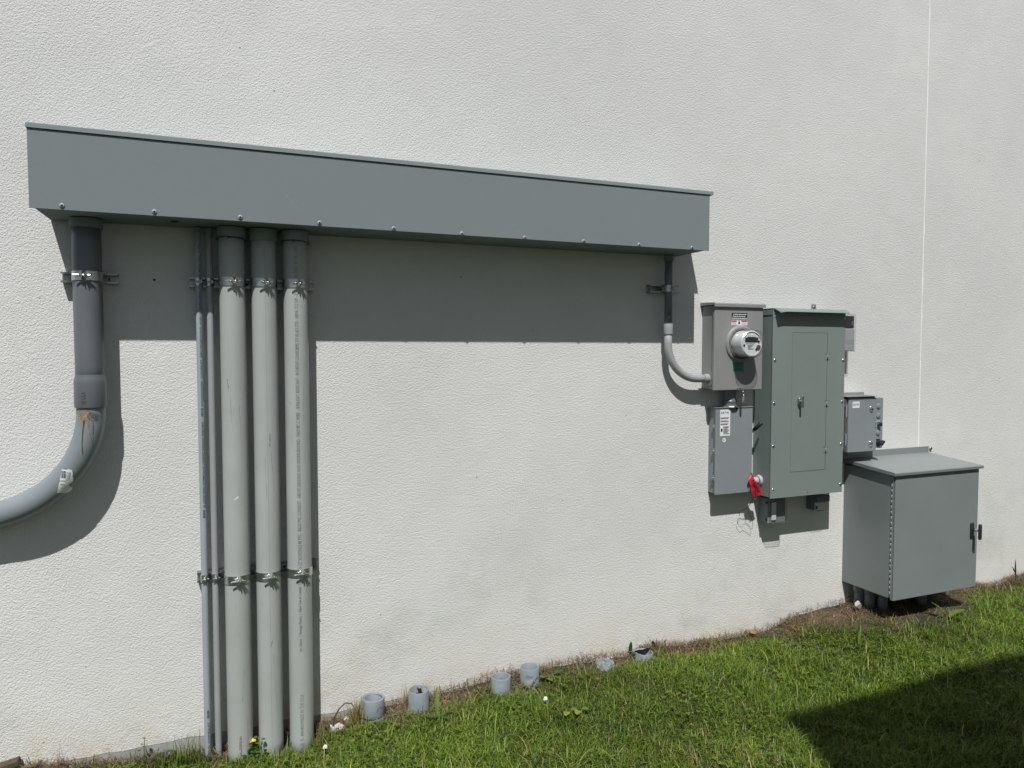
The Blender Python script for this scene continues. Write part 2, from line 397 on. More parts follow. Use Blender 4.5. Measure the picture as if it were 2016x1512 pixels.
# ---------------------------------------------------------------- strut channels and clamps
def strut(x0, x1, zc, label):
    h = .0205; lip = .0075; t = .0025; b = .002
    zl, zh = zc - h, zc + h; D = .041
    bm = bmesh.new()
    prof = [(b, zl), (D, zl), (D, zl + lip), (D - .007, zl + lip), (D - .007, zl + lip - t), (D - t, zl + lip - t), (D - t, zl + t), (b + t, zl + t),
            (b + t, zh - t), (D - t, zh - t), (D - t, zh - lip + t), (D - .007, zh - lip + t), (D - .007, zh - lip), (D, zh - lip), (D, zh), (b, zh)]
    extr(bm, prof, x0, x1)
    o = thing('strut_channel', ((x0 + x1) / 2, 0, zc), label, 'strut channel', 'steel strut channels on the wall')
    obj('channel', bm, 'galvanised_dark', o)
    n = max(2, int((x1 - x0) / .05)); 
    for i in range(n):
        xx = x0 + (i + .5) * (x1 - x0) / n
        bm = bmesh.new(); lathe(bm, (xx, -(b + t + .0004), zc), (0, -1, 0), [(.0065, 0), (.0065, .0004), (0, .0004)], 12); obj('slot_hole', bm, 'dark_hole', o)
    for xx in (x0 + .022, x1 - .022):
        bm = bmesh.new(); lathe(bm, (xx, -(b + t), zc), (0, -1, 0), [(.011, .0005), (.011, .003), (.007, .003), (.007, .009), (0, .009)], 6); obj('anchor_bolt', bm, 'galvanised_dark', o)
    return o
def clamp(cx, cdist, r, zc, h, label, tilt=.12, skew=0.):
    o = thing('pipe_clamp', (cx, -cdist, zc), label, 'pipe clamp', 'steel pipe clamps')
    bm = bmesh.new(); n = 40; ri, ro = r + .0006, r + .0028
    gap = .10 if r > .03 else .2
    A_ = np.linspace(tilt + gap, tilt + 2 * math.pi - gap, n); rows = []
    for a in A_:
        s, c = math.sin(a), math.cos(a)
        rows.append([bm.verts.new((cx + q * s, -cdist - q * c, zc + z)) for q, z in ((ri, -h / 2), (ro, -h / 2), (ro, h / 2), (ri, h / 2))])
    for a, b in zip(rows, rows[1:]):
        for k in range(4): bm.faces.new((a[k], a[(k + 1) % 4], b[(k + 1) % 4], b[k]))
    bm.faces.new(rows[0]); bm.faces.new(rows[-1][::-1]); bmesh.ops.recalc_face_normals(bm, faces=bm.faces)
    obj('band', bm, 'galvanised', o, True, 50)
    e = .024 if r > .03 else .014
    for sgn in (-1, 1):
        a = tilt + sgn * gap; s, c = math.sin(a), math.cos(a); bm = bmesh.new()
        # ear: tapered plate standing out from the band
        pr = [(ri, -h / 2), (ro + e, -h / 4), (ro + e, h / 4), (ri, h / 2)]
        t_ = Vector((math.cos(tilt), math.sin(tilt), 0)) * (.0011)
        nrm = Vector((math.sin(tilt), -math.cos(tilt), 0)); base = Vector((cx, -cdist, zc)) + Vector((math.cos(tilt), math.sin(tilt), 0)) * (sgn * gap * r)
        q1 = [bm.verts.new(base + nrm * q + Vector((0, 0, z)) - t_) for q, z in pr]; q2 = [bm.verts.new(base + nrm * q + Vector((0, 0, z)) + t_) for q, z in pr]
        bm.faces.new(q1); bm.faces.new(q2[::-1])
        for i in range(4): bm.faces.new((q1[i], q2[i], q2[(i + 1) % 4], q1[(i + 1) % 4]))
        bmesh.ops.recalc_face_normals(bm, faces=bm.faces); obj('ear', bm, 'galvanised', o)
    tx = Vector((math.cos(tilt), math.sin(tilt), 0)); nrm = Vector((math.sin(tilt), -math.cos(tilt), 0))
    mid = Vector((cx, -cdist, zc)) + nrm * (ro + e * .55); k = 1 if r > .03 else .55
    bm = bmesh.new(); lathe(bm, mid - tx * (.036 * k), tx, [(0, 0), (.0034 * k, 0), (.0034 * k, .06 * k), (0, .06 * k)], 8); obj('bolt', bm, 'zinc', o, True)
    bm = bmesh.new(); lathe(bm, mid + tx * (gap * r + .002), tx, [(0, 0), (.0078 * k, 0), (.0078 * k, .0065 * k), (0, .0065 * k)], 6); obj('bolt_head', bm, 'zinc', o)
    bm = bmesh.new(); lathe(bm, mid - tx * (gap * r + .002), -tx, [(0, 0), (.0078 * k, 0), (.0078 * k, .007 * k), (0, .007 * k)], 6); obj('nut', bm, 'zinc', o)
    return o
RB = .0508; RT = .01335; DB = .041 + RB; DT = .041 + RT
XP = [px(459.8, 700, DB).x, px(522, 700, DB).x, px(584, 700, DB).x]
XT = [px(394, 700, DT).x, px(415.5, 700, DT).x]
XL = px(176.5, 700, DB).x
zs1 = px(490, 559, .041).z; zs2 = (px(395, 1140, .041).z + px(620, 1110, .041).z) / 2
strut(px(371, 555, .041).x, px(619, 560, .041).x, zs1, 'steel strut channel behind the five vertical conduits just under the long wireway')
strut(px(388, 1140, .041).x, px(624, 1110, .041).x, zs2, 'steel strut channel behind the five vertical conduits in their lower half')
zsL = px(175, 547, .041).z
strut(px(119, 547, .041).x, px(232, 549, .041).x, zsL, 'short steel strut channel behind the dark conduit with the sweeping elbow')
DR = .041 + .0211; RR = .0211
XR = px(1316, 590, DR).x; zsR = px(1308, 569, .041).z
strut(px(1280, 569, .041).x, px(1336, 569, .041).x, zsR, 'short steel strut channel behind the small conduit that feeds the meter')
nm = ('first', 'middle', 'lettered')
names3 = ('fat pale conduit next to the thin pair', 'middle fat pale conduit', 'fat pale conduit printed with long lettering')
for i, x in enumerate(XP):
    clamp(x, DB, RB, zs1, .036, 'steel clamp in the wireway shadow on the ' + names3[i], .12)
    clamp(x, DB, RB, zs2, .036, 'sunlit lower steel clamp on the ' + names3[i], .12)
for i, x in enumerate(XT):
    n_ = ('bluish thin conduit', 'plain grey thin conduit')[i]
    clamp(x, DT, RT, zs1, .032, 'small steel clamp in the wireway shadow on the ' + n_, .3)
    clamp(x, DT, RT, zs2, .032, 'small sunlit lower steel clamp on the ' + n_, .3)
clamp(XL, DB, RB, zsL, .036, 'steel clamp on the dark conduit with the sweeping elbow', -.05)
clamp(XR, DR, RR, zsR, .034, 'steel clamp on the small conduit that feeds the meter', .1)

# ---------------------------------------------------------------- conduits
def vtube(x, d, r, z0, z1, n=40): 
    bm = bmesh.new(); N = max(2, int((z1 - z0) / .1)); 
    return tube(bm, [(x, -d, z0 + (z1 - z0) * i / N) for i in range(N + 1)], r, n)
zcol = [px(455, 470, DB).z, px(519, 477, DB).z, px(580, 477, DB).z]
labs = ('fat pale plastic conduit beside the two thin ones, with a reddish scrape low down',
        'fat pale grey plastic conduit standing between two others alike, with a faint green seam',
        'fat pale grey plastic conduit printed with a long line of lettering')
big = []
for i, x in enumerate(XP):
    zb = gzf(x, -.1) - .06
    o = thing('plastic_conduit', (x, -DB, zb), labs[i], 'conduit', 'fat vertical plastic conduits'); big.append(o)
    obj('pipe', vtube(x, DB, RB, zb, tz0 - .002), 'pvc_light', o, True)
    bm = bmesh.new(); lathe(bm, (x, -DB, zcol[i]), (0, 0, 1), [(RB + .0003, 0), (RB + .0055, 0), (RB + .006, .002), (RB + .006, tz0 - zcol[i] - .001), (RB + .0003, tz0 - zcol[i] - .001)], 40)
    obj('collar', bm, ('pvc_mid', 'panel_paint', 'pvc_mid')[i], o, True)
    if i != 1:
        bm = bmesh.new(); rr = RB + .0075; zc = zcol[i] - .003
        tube(bm, [(x + rr * math.sin(a), -DB - rr * math.cos(a), zc + .004 * math.cos(a + .5)) for a in np.linspace(0, 6.283, 40)], .0022, 6); obj('cable_tie', bm, 'black_plastic', o, True)
        bm = bmesh.new(); a = -.2; bx(bm, x + rr * math.sin(a) - .004, x + rr * math.sin(a) + .004, DB + rr - .003, DB + rr + .006, zc - .003, zc + .006, .001); obj('cable_tie_head', bm, 'black_plastic', o)
def wrap_patch(name, cx, cd_, r, pts, m, parent, off=.0007):
    """thin print/stain of polyline strips on a vertical pipe: pts = list of [(phi,z,halfwidth),...]"""
    bm = bmesh.new(); rr = r + off
    for line in pts:
        prev = None
        for ph, z, hw in line:
            a, b = ph - hw / r, ph + hw / r
            q = [bm.verts.new((cx + rr * math.sin(t), -cd_ - rr * math.cos(t), z)) for t in (a, (a + b) / 2, b)]
            if prev: bm.faces.new((prev[0], prev[1], q[1], q[0])); bm.faces.new((prev[1], prev[2], q[2], q[1]))
            prev = q
    return obj(name, bm, m, parent)
def zp(i, v): return px(584 if i == 2 else 460, v, DB + RB).z
# lettering on the third conduit
L3 = '\u25b2'
x3 = XP[2]; F3 = DB + RB
def Z3(v): return px(586, v, F3).z
for s, a, b in (('Atkore  |  Heritage Plastics  |  Allied Tube & Conduit  CP', 1274, 1146),
                ('3-1/2" SCHEDULE 80 PVC - RIGID PVC CONDUIT - ABOVE GROUND AND UNDERGROUND - MAX 90\u00b0 C WIRE', 1120, 812),
                ('- SUNLIGHT RESISTANT - \u00ae 3187597 CONFORMS TO UL 651 STD - NEMA TC2 SW - P', 808, 578),
                ('10-24-2023  01:10   LINE', 556, 484), ('MADE IN THE U.S.A', 1424, 1369), ('LINE 5', 1484, 1456)):
    pipe_text('printed_text', s, x3, DB, RB, Z3(a), Z3(b), -.06, .0155, 'pipe_ink', big[2], .0)
wrap_patch('printed_triangle', x3, DB, RB, [[(-.06, Z3(1283), .0062), (-.06 - .012, Z3(1283) + .0015, .0062)], [(-.0 , Z3(1283), .001), (-.06, Z3(1276), .001)], [(-.13, Z3(1283), .001), (-.07, Z3(1276), .001)]], 'pipe_ink', big[2])
wrap_patch('printed_barcode', x3, DB, RB, [[(-.06, Z3(1450) + k * .0052, .006), (-.06, Z3(1450) + k * .0052 + random.choice((.0016, .0026)), .006)] for k in range(11)], 'pipe_ink', big[2])
# scrapes and scuffs
def scuff(i, lines, m='faint_ink', name='scuff_mark'):
    for ln in lines: wrap_patch(name, XP[i], DB, RB, [[(ph, px(460 + 62 * i, v, F3).z, hw) for ph, v, hw in ln]], m, big[i], .0004)
scuff(0, [[(.02, 1452, .004), (.0, 1465, .006), (-.02, 1478, .0055), (-.03, 1490, .003), (-.03, 1500, .001)], [(.05, 1470, .002), (.06, 1485, .003), (.07, 1497, .001)]], 'pink_scrape', 'scrape')
def wig(ph0, v0, ph1, v1, hw=.0006, n=9, j=.02):
    return [(ph0 + (ph1 - ph0) * t + random.uniform(-j, j), v0 + (v1 - v0) * t, hw * random.uniform(.3, 1.4)) for t in np.linspace(0, 1, n)]
scuff(0, [wig(.62, 1420, .60, 1490, .0007), wig(.4, 1320, .2, 1388), wig(-.25, 1388, .1, 1389, .0006, 5, 0), wig(-.3, 780, -.25, 830), wig(.35, 800, .5, 900), wig(-.3, 1250, .0, 1252, .0005, 4, 0), wig(-.55, 745, -.45, 765, .002)])
scuff(0, [[(.18, 978, .003), (.0, 982, .006), (-.2, 985, .001)]], 'paper', 'white_nick')
scuff(1, [wig(.2, 1290, .55, 1420, .0007), wig(.25, 855, .2, 880, .003), wig(.3, 890, .5, 970, .0008), wig(-.2, 900, -.1, 980, .0006), wig(.2, 1262, .0, 1276, .0018), wig(.75, 1270, .72, 1290, .001)])
wrap_patch('green_seam', XP[1], DB, RB, [[(.03, z, .0012) for z in np.linspace(gzf(XP[1], -.1), zcol[1] - .01, 12)]], 'pvc_thin_grey', big[1], .0003)
scuff(2, [wig(.3, 600, .35, 606, .001), wig(.45, 760, .4, 830, .0008), wig(-.6, 1350, .5, 1347, .0007, 14, .06), wig(-.7, 792, -.68, 796, .0015)])

thin = []
for i, x in enumerate(XT):
    zb = gzf(x, -.06) - .06
    o = thing('thin_conduit', (x, -DT, zb), ('thin bluish grey plastic conduit printed with tiny dark lettering', 'thin plain grey plastic conduit between the bluish thin one and the fat ones')[i], 'conduit', 'thin vertical plastic conduits'); thin.append(o)
    obj('pipe', vtube(x, DT, RT, zb, tz0 - .002, 24), ('pvc_thin_blue', 'pvc_thin_grey')[i], o, True)
    zc = px(395, 458, DT).z; bm = bmesh.new(); lathe(bm, (x, -DT, zc), (0, 0, 1), [(RT + .0003, 0), (RT + .004, 0), (RT + .004, tz0 - zc - .001), (RT + .0003, tz0 - zc - .001)], 24)
    obj('collar', bm, 'pvc_mid', o, True)
def ZT(v): return px(398, v, DT + RT).z
for s, a, b in (('CONDUIT ABOVEGROUND AND UNDERGROUND USE MAX 90C WIRE', 745, 480), ('RIGID PVC 3/4 IN SCHEDULE 40 SUNLIGHT RESISTANT', 800, 750), ('UL LISTED RIGID NONMETALLIC CONDUIT SUNLIGHT RESISTANT', 1000, 830), ('PVC CONDUIT', 1485, 1424)):
    pipe_text('printed_text', s, XT[0], DT, RT, ZT(a), ZT(b), .28, .0062, 'pipe_ink_dark', thin[0], .01)
for v in (820, 1020, 1416):
    wrap_patch('printed_barcode', XT[0], DT, RT, [[(.25, ZT(v) + k * .0045, .0042), (.25, ZT(v) + k * .0045 + random.choice((.0014, .0025)), .0042)] for k in range(8)], 'pipe_ink_dark', thin[0])
wrap_patch('printed_stripe', XT[0], DT, RT, [[(.72, z, .0006) for z in np.linspace(ZT(1000), ZT(830), 6)], [(.72, z, .0006) for z in np.linspace(ZT(790), ZT(500), 8)], [(.72, z, .0006) for z in np.linspace(ZT(1495), ZT(1426), 4)]], 'pipe_ink_dark', thin[0])

# dark conduit with sweeping elbow
zbell0 = px(176, 803, DB + RB).z; zbell1 = px(176, 748, DB + RB).z; zct = px(170, 450, DB).z; RE = .402
o = thing('elbow_conduit', (XL, -DB, zbell0), 'dark grey plastic conduit with a paler sweeping elbow, rust drips and a torn sticker', 'conduit')
obj('pipe', vtube(XL, DB, RB, zbell0 + .045, tz0 - .002), 'pvc_dark', o, True)
bm = bmesh.new(); lathe(bm, (XL, -DB, zct), (0, 0, 1), [(RB + .0003, 0), (RB + .0055, 0), (RB + .006, .002), (RB + .006, tz0 - zct - .001), (RB + .0003, tz0 - zct - .001)], 40); obj('collar', bm, 'trough_paint', o, True)
bm = bmesh.new(); h = zbell1 - zbell0; lathe(bm, (XL, -DB, zbell0), (0, 0, 1), [(RB + .0004, .001), (RB + .0056, 0), (RB + .0062, .002), (RB + .006, h - .012), (RB + .0052, h - .004), (RB + .003, h + .006), (RB + .001, h + .014), (RB + .0003, h + .02)], 48)
bell = obj('bell_socket', bm, 'pvc_dark', o, True, 60)
pipe_text('printed_text', 'THE U.S.A', XL, DB, RB + .006, px(165, 802, DB + RB).z + .002, px(165, 772, DB + RB).z, -.12 - .17, .016, 'label_ink', bell, .01)
def elb(th, ph, r):  # point on / around the elbow
    n1 = Vector((math.cos(th), 0, -math.sin(th))); c = Vector((XL - RE * (1 - math.cos(th)), -DB + min(.034, .1 * RE * (1 - math.cos(th))), zbell0 - .012 - RE * math.sin(th)))
    return c + (Vector((0, -1, 0)) * math.cos(ph) + n1 * math.sin(ph)) * r
bm = bmesh.new(); path = [(XL, -DB, zbell0 + .03)] + [elb(t, 0, 0) for t in np.linspace(0, math.pi / 2, 40)] + [Vector((XL - RE - s, -DB + .034, zbell0 - .012 - RE)) for s in (.1, .3, .6, 1.2)]
tube(bm, path, RB, 40); obj('elbow', bm, 'pvc_mid', o, True)
def elb_strip(name, lines, m, off=.0008):
    bm = bmesh.new()
    for ln in lines:
        prev = None
        for th, ph, hw in ln:
            q = [bm.verts.new(elb(th, ph + k * hw / RB, RB + off)) for k in (-1, -.5, 0, .5, 1)]
            if prev:
                for k in range(4): bm.faces.new((prev[k], prev[k + 1], q[k + 1], q[k]))
            prev = q
    return obj(name, bm, m, o)
def elb_px(u, v, off):
    p = px(u, v, DB + RB * .85); dx = p.x - (XL - RE); dz = zbell0 - .012 - p.z
    th = math.atan2(dz, dx); ph = math.asin(max(-.97, min(.97, (math.hypot(dx, dz) - RE) / RB))); return elb(th, ph, RB + off)
def elb_poly(name, rows, m, off=.0008, parent=None, n=6):
    """rows of (u0, u1, v) across the mark, top to bottom"""
    bm = bmesh.new(); prev = None
    for u0, u1, v in rows:
        q = [bm.verts.new(elb_px(u0 + (u1 - u0) * k / n, v, off)) for k in range(n + 1)]
        if prev:
            for k in range(n): bm.faces.new((prev[k], prev[k + 1], q[k + 1], q[k]))
        prev = q
    return obj(name, bm, m, parent or o, True)
elb_poly('glue_stain', [(148.5, 178, 806), (149, 180, 810), (150, 181, 815), (154, 180, 820), (157, 176, 825), (161, 171, 829)], 'tan_stain', .0005)
elb_poly('grime_stain', [(176, 198, 811), (174, 199, 816), (172, 199, 822), (176, 196, 827), (180, 190, 829)], 'grime', .0006)
elb_poly('rust_drip', [(163.8, 168.2, 827), (163.8, 167.2, 835), (162.6, 165.2, 845), (161.6, 164, 860), (161.2, 163.4, 875), (161.4, 163.6, 888), (163, 164.2, 896)], 'rust', .0009, None, 2)
elb_poly('rust_drip', [(173.6, 176.6, 829), (174.4, 176.6, 840), (176, 178.4, 852), (178.6, 180.8, 862), (180.4, 181.4, 869)], 'tan_stain', .0009, None, 2)
elb_poly('grime_drip', [(182.6, 185, 829), (182.6, 184.6, 845), (182.2, 184, 865), (181.6, 182.4, 882)], 'grime', .0009, None, 2)
rows = [(121.5, 142.5, 924), (120.5, 142.8, 932), (119, 143.2, 941), (117, 142.2, 949), (115.5, 136, 953), (114.5, 134, 957), (113.5, 138.5, 962), (112, 137, 967), (110.8, 131, 971.5)]
stk = elb_poly('sticker', rows, 'white_label', .0018, None, 5)
for k in range(6): elb_poly('printed_bar', [(121.5 + k * 1.5, 122.2 + k * 1.5 + .4 * (k % 2), 927), (120.6 + k * 1.5, 121.3 + k * 1.5 + .4 * (k % 2), 941)], 'label_ink', .0028, stk, 1)
for k in range(5): elb_poly('printed_bar', [(132 + k * 1.9 - .5, 132.6 + k * 1.9 - .5, 929), (128 + k * 1.9, 128.6 + k * 1.9, 951 - 2 * k)], 'faint_ink', .0028, stk, 1)
for k in range(3): elb_poly('printed_bar', [(117 + k, 128 - k, 946 + 7 * k), (117 + k - .3, 128 - k - .3, 947.4 + 7 * k)], 'faint_ink', .0028, stk, 1)
elb_poly('torn_edge', [(121, 143, 922.6), (121.2, 143, 924.6)], 'grime', .0022, stk); elb_poly('torn_edge', [(141.8, 143.6, 925), (141.8, 143.8, 941)], 'grime', .0022, stk, 1)

# ---------------------------------------------------------------- meter box
MD = .118
mx0 = (px(1408, 620, MD).x + px(1404.5, 760, MD).x) / 2; mx1 = (px(1503, 620, MD).x + px(1500, 760, MD).x) / 2
mz1 = (px(1408, 601, MD).z + px(1503, 603, MD).z) / 2; mz0 = (px(1404, 769, MD).z + px(1500, 767, MD).z) / 2
mt = thing('meter_box', ((mx0 + mx1) / 2, 0, mz0), 'warm grey steel meter socket box with a round glass electricity meter', 'meter box')
box('body', 'meter_paint', mt, mx0 + .006, mx1 - .006, .002, MD - .02, mz0 + .006, mz1, .003)
box('front_cover', 'meter_paint', mt, mx0, mx1, MD - .0195, MD, mz0, mz1 - .002, .004, 3)
bm = bmesh.new(); extr(bm, [(.002, mz1 + .0025), (.002, mz1 + .02), (MD + .004, mz1 + .014), (MD + .011, mz1 + .008), (MD + .011, mz1 - .008), (MD + .004, mz1 - .008), (MD + .004, mz1 + .0025)], mx0 - .008, mx1 + .009)
obj('top_cap', bm, 'meter_paint', mt)
mc = px(1458, 677, MD); mc.y = -MD
bm = bmesh.new(); lathe(bm, mc, (0, -1, 0), [(.103, -.0005), (.101, .006), (.095, .011), (.088, .012), (.083, .008), (.083, .001)], 56); rim = obj('socket_rim', bm, 'meter_paint', mt, True, 60)
bm = bmesh.new(); lathe(bm, mc, (0, -1, 0), [(.0828, .0015), (.0828, .016), (.079, .017), (.079, .001)], 56); obj('sealing_ring', bm, 'chrome', mt, True)
bm = bmesh.new(); lathe(bm, mc, (0, -1, 0), [(0, .002), (.0715, .002), (.0715, .088), (.066, .093), (.064, .093), (.064, .086), (0, .086)], 56); obj('meter_housing', bm, 'meter_silver', mt, True)
bm = bmesh.new(); lathe(bm, mc, (0, -1, 0), [(0, .0862), (.0625, .0862), (.0625, .0885), (0, .0885)], 56); fp = obj('meter_face', bm, 'white_label', mt, True)
fz = -(mc.y) + .0892
def fr(name, x0, x1, z0, z1, m, d=None, th=.001): return box(name, m, mt, mc.x + x0, mc.x + x1, d or fz, (d or fz) + th, mc.z + z0, mc.z + z1, 0)
fr('display_bezel', -.044, .044, .008, .034, 'grey_device'); fr('display', -.036, .028, .012, .030, 'black_plastic', fz + .0012)
fr('upper_plate', -.026, .026, .037, .048, 'white_plastic', th=.004)
for k in range(4): fr('face_print', -.028 + .004 * (k % 2), .012 - .008 * (k % 3), -.008 - k * .007, -.0055 - k * .007, 'faint_ink')
fr('face_print', -.04, .02, .0, .002, 'faint_ink')
for xx, zz in ((.048, .012), (-.05, -.008), (.03, -.03)):
    bm = bmesh.new(); lathe(bm, (mc.x + xx, -fz, mc.z + zz), (0, -1, 0), [(.0055, 0), (.0055, .003), (0, .003)], 12); obj('face_screw', bm, 'black_plastic', mt)
bm = bmesh.new(); lathe(bm, (mc.x + .044, -fz, mc.z - .018), (0, -1, 0), [(.013, 0), (.013, .005), (.009, .006), (0, .006)], 20); obj('optical_port', bm, 'galvanised_dark', mt, True)
bm = bmesh.new(); lathe(bm, mc, (0, -1, 0), [(.079, .012), (.0765, .02), (.0755, .10), (.0745, .106), (.071, .110), (.066, .1115), (0, .1125)], 64); obj('glass_cover', bm, 'clear_glass', mt, True)
bm = bmesh.new(); lathe(bm, mc, (0, -1, 0), [(.0748, .1035), (.0752, .107), (.0735, .1095), (.0715, .1088)], 64); obj('cover_rim', bm, 'clear_plastic', mt, True)
# plates and labels on the meter box
def plate(parent, name, u0, v0, u1, v1, d, m, th=.0008, bev=0.):
    a = px(u0, v0, d); b = px(u1, v1, d); return box(name, m, parent, a.x, b.x, d, d + th, b.z, a.z, bev), a, b
pl, a, b = plate(mt, 'nameplate', 1440, 615, 1471, 627, MD, 'chrome', .001)
pl2 = box('nameplate_field', 'nameplate', mt, a.x + .003, b.x - .001, MD + .001, MD + .0014, b.z + .001, a.z - .003, 0)
for k in range(3):
    zz = a.z - .010 - k * .0105; xs_ = a.x + .012 - .004 * k
    while xs_ < b.x - .012: 
        ww = random.uniform(.006, .014); box('plate_print', 'white_label', mt, xs_, min(xs_ + ww, b.x - .005), MD + .0014, MD + .0017, zz - .002, zz + .002, 0); xs_ += ww + .003
pl, a, b = plate(mt, 'danger_label', 1440, 631, 1471, 640.5, MD, 'white_label')
for u0, u1 in ((1440.3, 1450.5), (1459.5, 1470.7)): plate(mt, 'danger_band', u0, 631.3, u1, 634, MD + .0009, 'red_ink', .0003)
for u0, u1 in ((1441, 1450), (1460, 1470)):
    for k in range(3): plate(mt, 'label_print', u0, 635 + k * 1.7, u1, 635.7 + k * 1.7, MD + .0009, 'faint_ink', .0003)
plate(mt, 'hazard_hand', 1453.5, 632.5, 1457, 638.5, MD + .0009, 'label_ink', .0003)
pl, a, b = plate(mt, 'green_label', 1443, 713, 1464, 731, MD, 'green_label')
for k in range(5): plate(mt, 'label_print', 1446, 715.5 + k * 3.2, 1461 - 2 * (k % 2), 716.3 + k * 3.2, MD + .0009, 'label_ink', .0003)
# knockout boss low on the cover, hasp and seal
q = px(1456, 765, MD); box('hasp', 'galvanised_dark', mt, q.x - .02, q.x + .024, MD, MD + .012, mz0 - .004, mz0 + .012, .002)
sl_ = thing('meter_seal', (q.x + .02, -MD - .008, mz0 - .07), 'small bright barrel seal hanging under the meter box cover', 'seal')
bm = bmesh.new(); lathe(bm, (q.x + .02, -MD - .008, mz0 - .068), (0, 0, 1), [(0, 0), (.0065, 0), (.0068, .002), (.0068, .038), (.005, .041), (0, .041)], 16); obj('barrel', bm, 'chrome', sl_, True)
bm = bmesh.new(); tube(bm, [(q.x + .02 + .006 * math.sin(t), -MD - .008, mz0 - .018 + .011 * math.cos(t)) for t in np.linspace(0, 6.283, 20)], .0022, 6); obj('loop', bm, 'galvanised', sl_, True)

# small conduit feeding the meter
zc1 = px(1314, 637, DR + RR).z; zc0 = px(1314, 658, DR + RR).z; ze = px(1390, 745, DR).z
o = thing('meter_feed_conduit', (XR, -DR, ze), 'narrow grey plastic conduit curving from the wireway into the meter box side', 'conduit')
obj('pipe', vtube(XR, DR, RR, zc1 - .02, tz0 - .002, 28), 'pvc_dark', o, True)
zq = px(1318, 514, DR).z; bm = bmesh.new(); lathe(bm, (XR, -DR, zq), (0, 0, 1), [(RR + .0003, 0), (RR + .004, 0), (RR + .004, tz0 - zq - .001), (RR + .0003, tz0 - zq - .001)], 28); obj('collar', bm, 'trough_paint', o, True)
bm = bmesh.new(); lathe(bm, (XR, -DR, zc0), (0, 0, 1), [(RR + .0003, 0), (RR + .0038, 0), (RR + .0042, .002), (RR + .0042, zc1 - zc0 - .002), (RR + .0036, zc1 - zc0), (RR + .0003, zc1 - zc0)], 32); obj('coupling', bm, 'pvc_thin_grey', o, True)
rq = min(.19, zc0 - ze - .01); path = [(XR, -DR, zc0 + .02), (XR, -DR, ze + rq)] + [Vector((XR + rq * (1 - math.cos(t)), -DR, ze + rq - rq * math.sin(t))) for t in np.linspace(.05, math.pi / 2, 24)] + [(mx0 + .02, -DR, ze)]
bm = bmesh.new(); tube(bm, path, RR, 28); obj('elbow', bm, 'pvc_thin_grey', o, True)
bm = bmesh.new(); lathe(bm, (mx0 - .028, -DR, ze), (1, 0, 0), [(RR + .0003, 0), (RR + .004, 0), (RR + .004, .03), (RR + .0003, .03)], 28); obj('box_adapter', bm, 'pvc_thin_grey', o, True)
bm = bmesh.new(); lathe(bm, (mx0 + .0045, -DR - .0, ze), (-1, 0, 0), [(.045, 0), (.045, .0015), (.040, .0022), (RR + .004, .0022)], 32); obj('knockout_ring', bm, 'meter_paint', mt, True)

# ---------------------------------------------------------------- disconnect switch under the meter
SD = .082
sx0 = (px(1409.5, 815, SD).x + px(1409, 965, SD).x) / 2; sx1 = (px(1482, 815, SD).x + px(1480, 960, SD).x) / 2
sz1 = (px(1410, 803, SD).z + px(1481, 801.5, SD).z) / 2; sz0 = (px(1410, 973, SD).z + px(1480, 970, SD).z) / 2
sw = thing('disconnect_switch', ((sx0 + sx1) / 2, 0, sz0), 'small grey safety switch box with a lever, hung under the meter box', 'switch box')
box('body', 'switch_paint', sw, sx0 + .012, sx1 - .003, .002, SD - .012, sz0 + .004, sz1 - .004, .002)
box('door', 'switch_paint', sw, sx0, sx1, SD - .0115, SD, sz0, sz1 - .001, .0025, 3)
bm = bmesh.new(); extr(bm, [(.002, sz1 - .003), (.002, sz1 + .002), (SD + .004, sz1 + .002), (SD + .004, sz1 - .0005)], sx0 - .002, sx1 + .002); obj('rain_cap', bm, 'switch_paint', sw)
box('cap_catch', 'black_plastic', sw, px(1449, 803, SD).x, px(1452, 803, SD).x, SD + .0005, SD + .004, sz1 - .014, sz1 + .003, 0)
pl, a, b = plate(sw, 'instruction_label', 1418, 807, 1437, 857.5, SD, 'white_label')
flat_text('printed_text', 'EAT\u2022N', px(1420, 812, SD).x, px(1434.5, 812, SD).x, SD + .0011, px(1430, 815, SD).z, px(1430, 810, SD).z, 'blue_ink', sw, .02)
for k, v in enumerate((822, 823.8, 828, 829.8, 834, 835.8, 840, 842, 844.5, 846.5, 849, 851, 853.5)):
    plate(sw, 'label_print', 1418.7 if k < 6 else 1424, v, 1435.5 - (k % 3) * 1.5, v + .8, SD + .0009, 'faint_ink' if k < 6 else 'label_ink', .0003)
plate(sw, 'hazard_hand', 1419, 844, 1422.5, 850, SD + .0009, 'label_ink', .0003)
q = px(1425.5, 866.5, SD); bm = bmesh.new(); lathe(bm, (q.x, -SD, q.z), (0, -1, 0), [(.0115, 0), (.0115, .0008), (0, .0008)], 24); obj('round_sticker', bm, 'white_label', sw)
bm = bmesh.new(); lathe(bm, (q.x - .003, -SD - .0008, q.z + .001), (0, -1, 0), [(.0035, 0), (.0035, .0006), (0, .0006)], 10); obj('sticker_hole', bm, 'dark_hole', sw)
for v in (840, 888, 941):
    zz = px(1407, v, SD * .8).z
    la = box('latch', 'switch_paint', sw, sx0 - .0015, sx0 + .0125, SD - .028, SD - .009, zz - .012, zz + .012, .001)
    screw(sw, Vector((sx0 - .003, -SD + .016, zz)), .0045, 'zinc', name='latch_screw')
zz = px(1399, 953, SD * .5).z
for r_ in (.024, .016):
    bm = bmesh.new(); lathe(bm, (sx0 + .012, -SD * .42, zz), (-1, 0, 0), [(r_, -.0005), (r_, .0011), (r_ - .0018, .0011), (r_ - .0018, -.0005)], 28); obj('knockout', bm, 'switch_paint', sw)
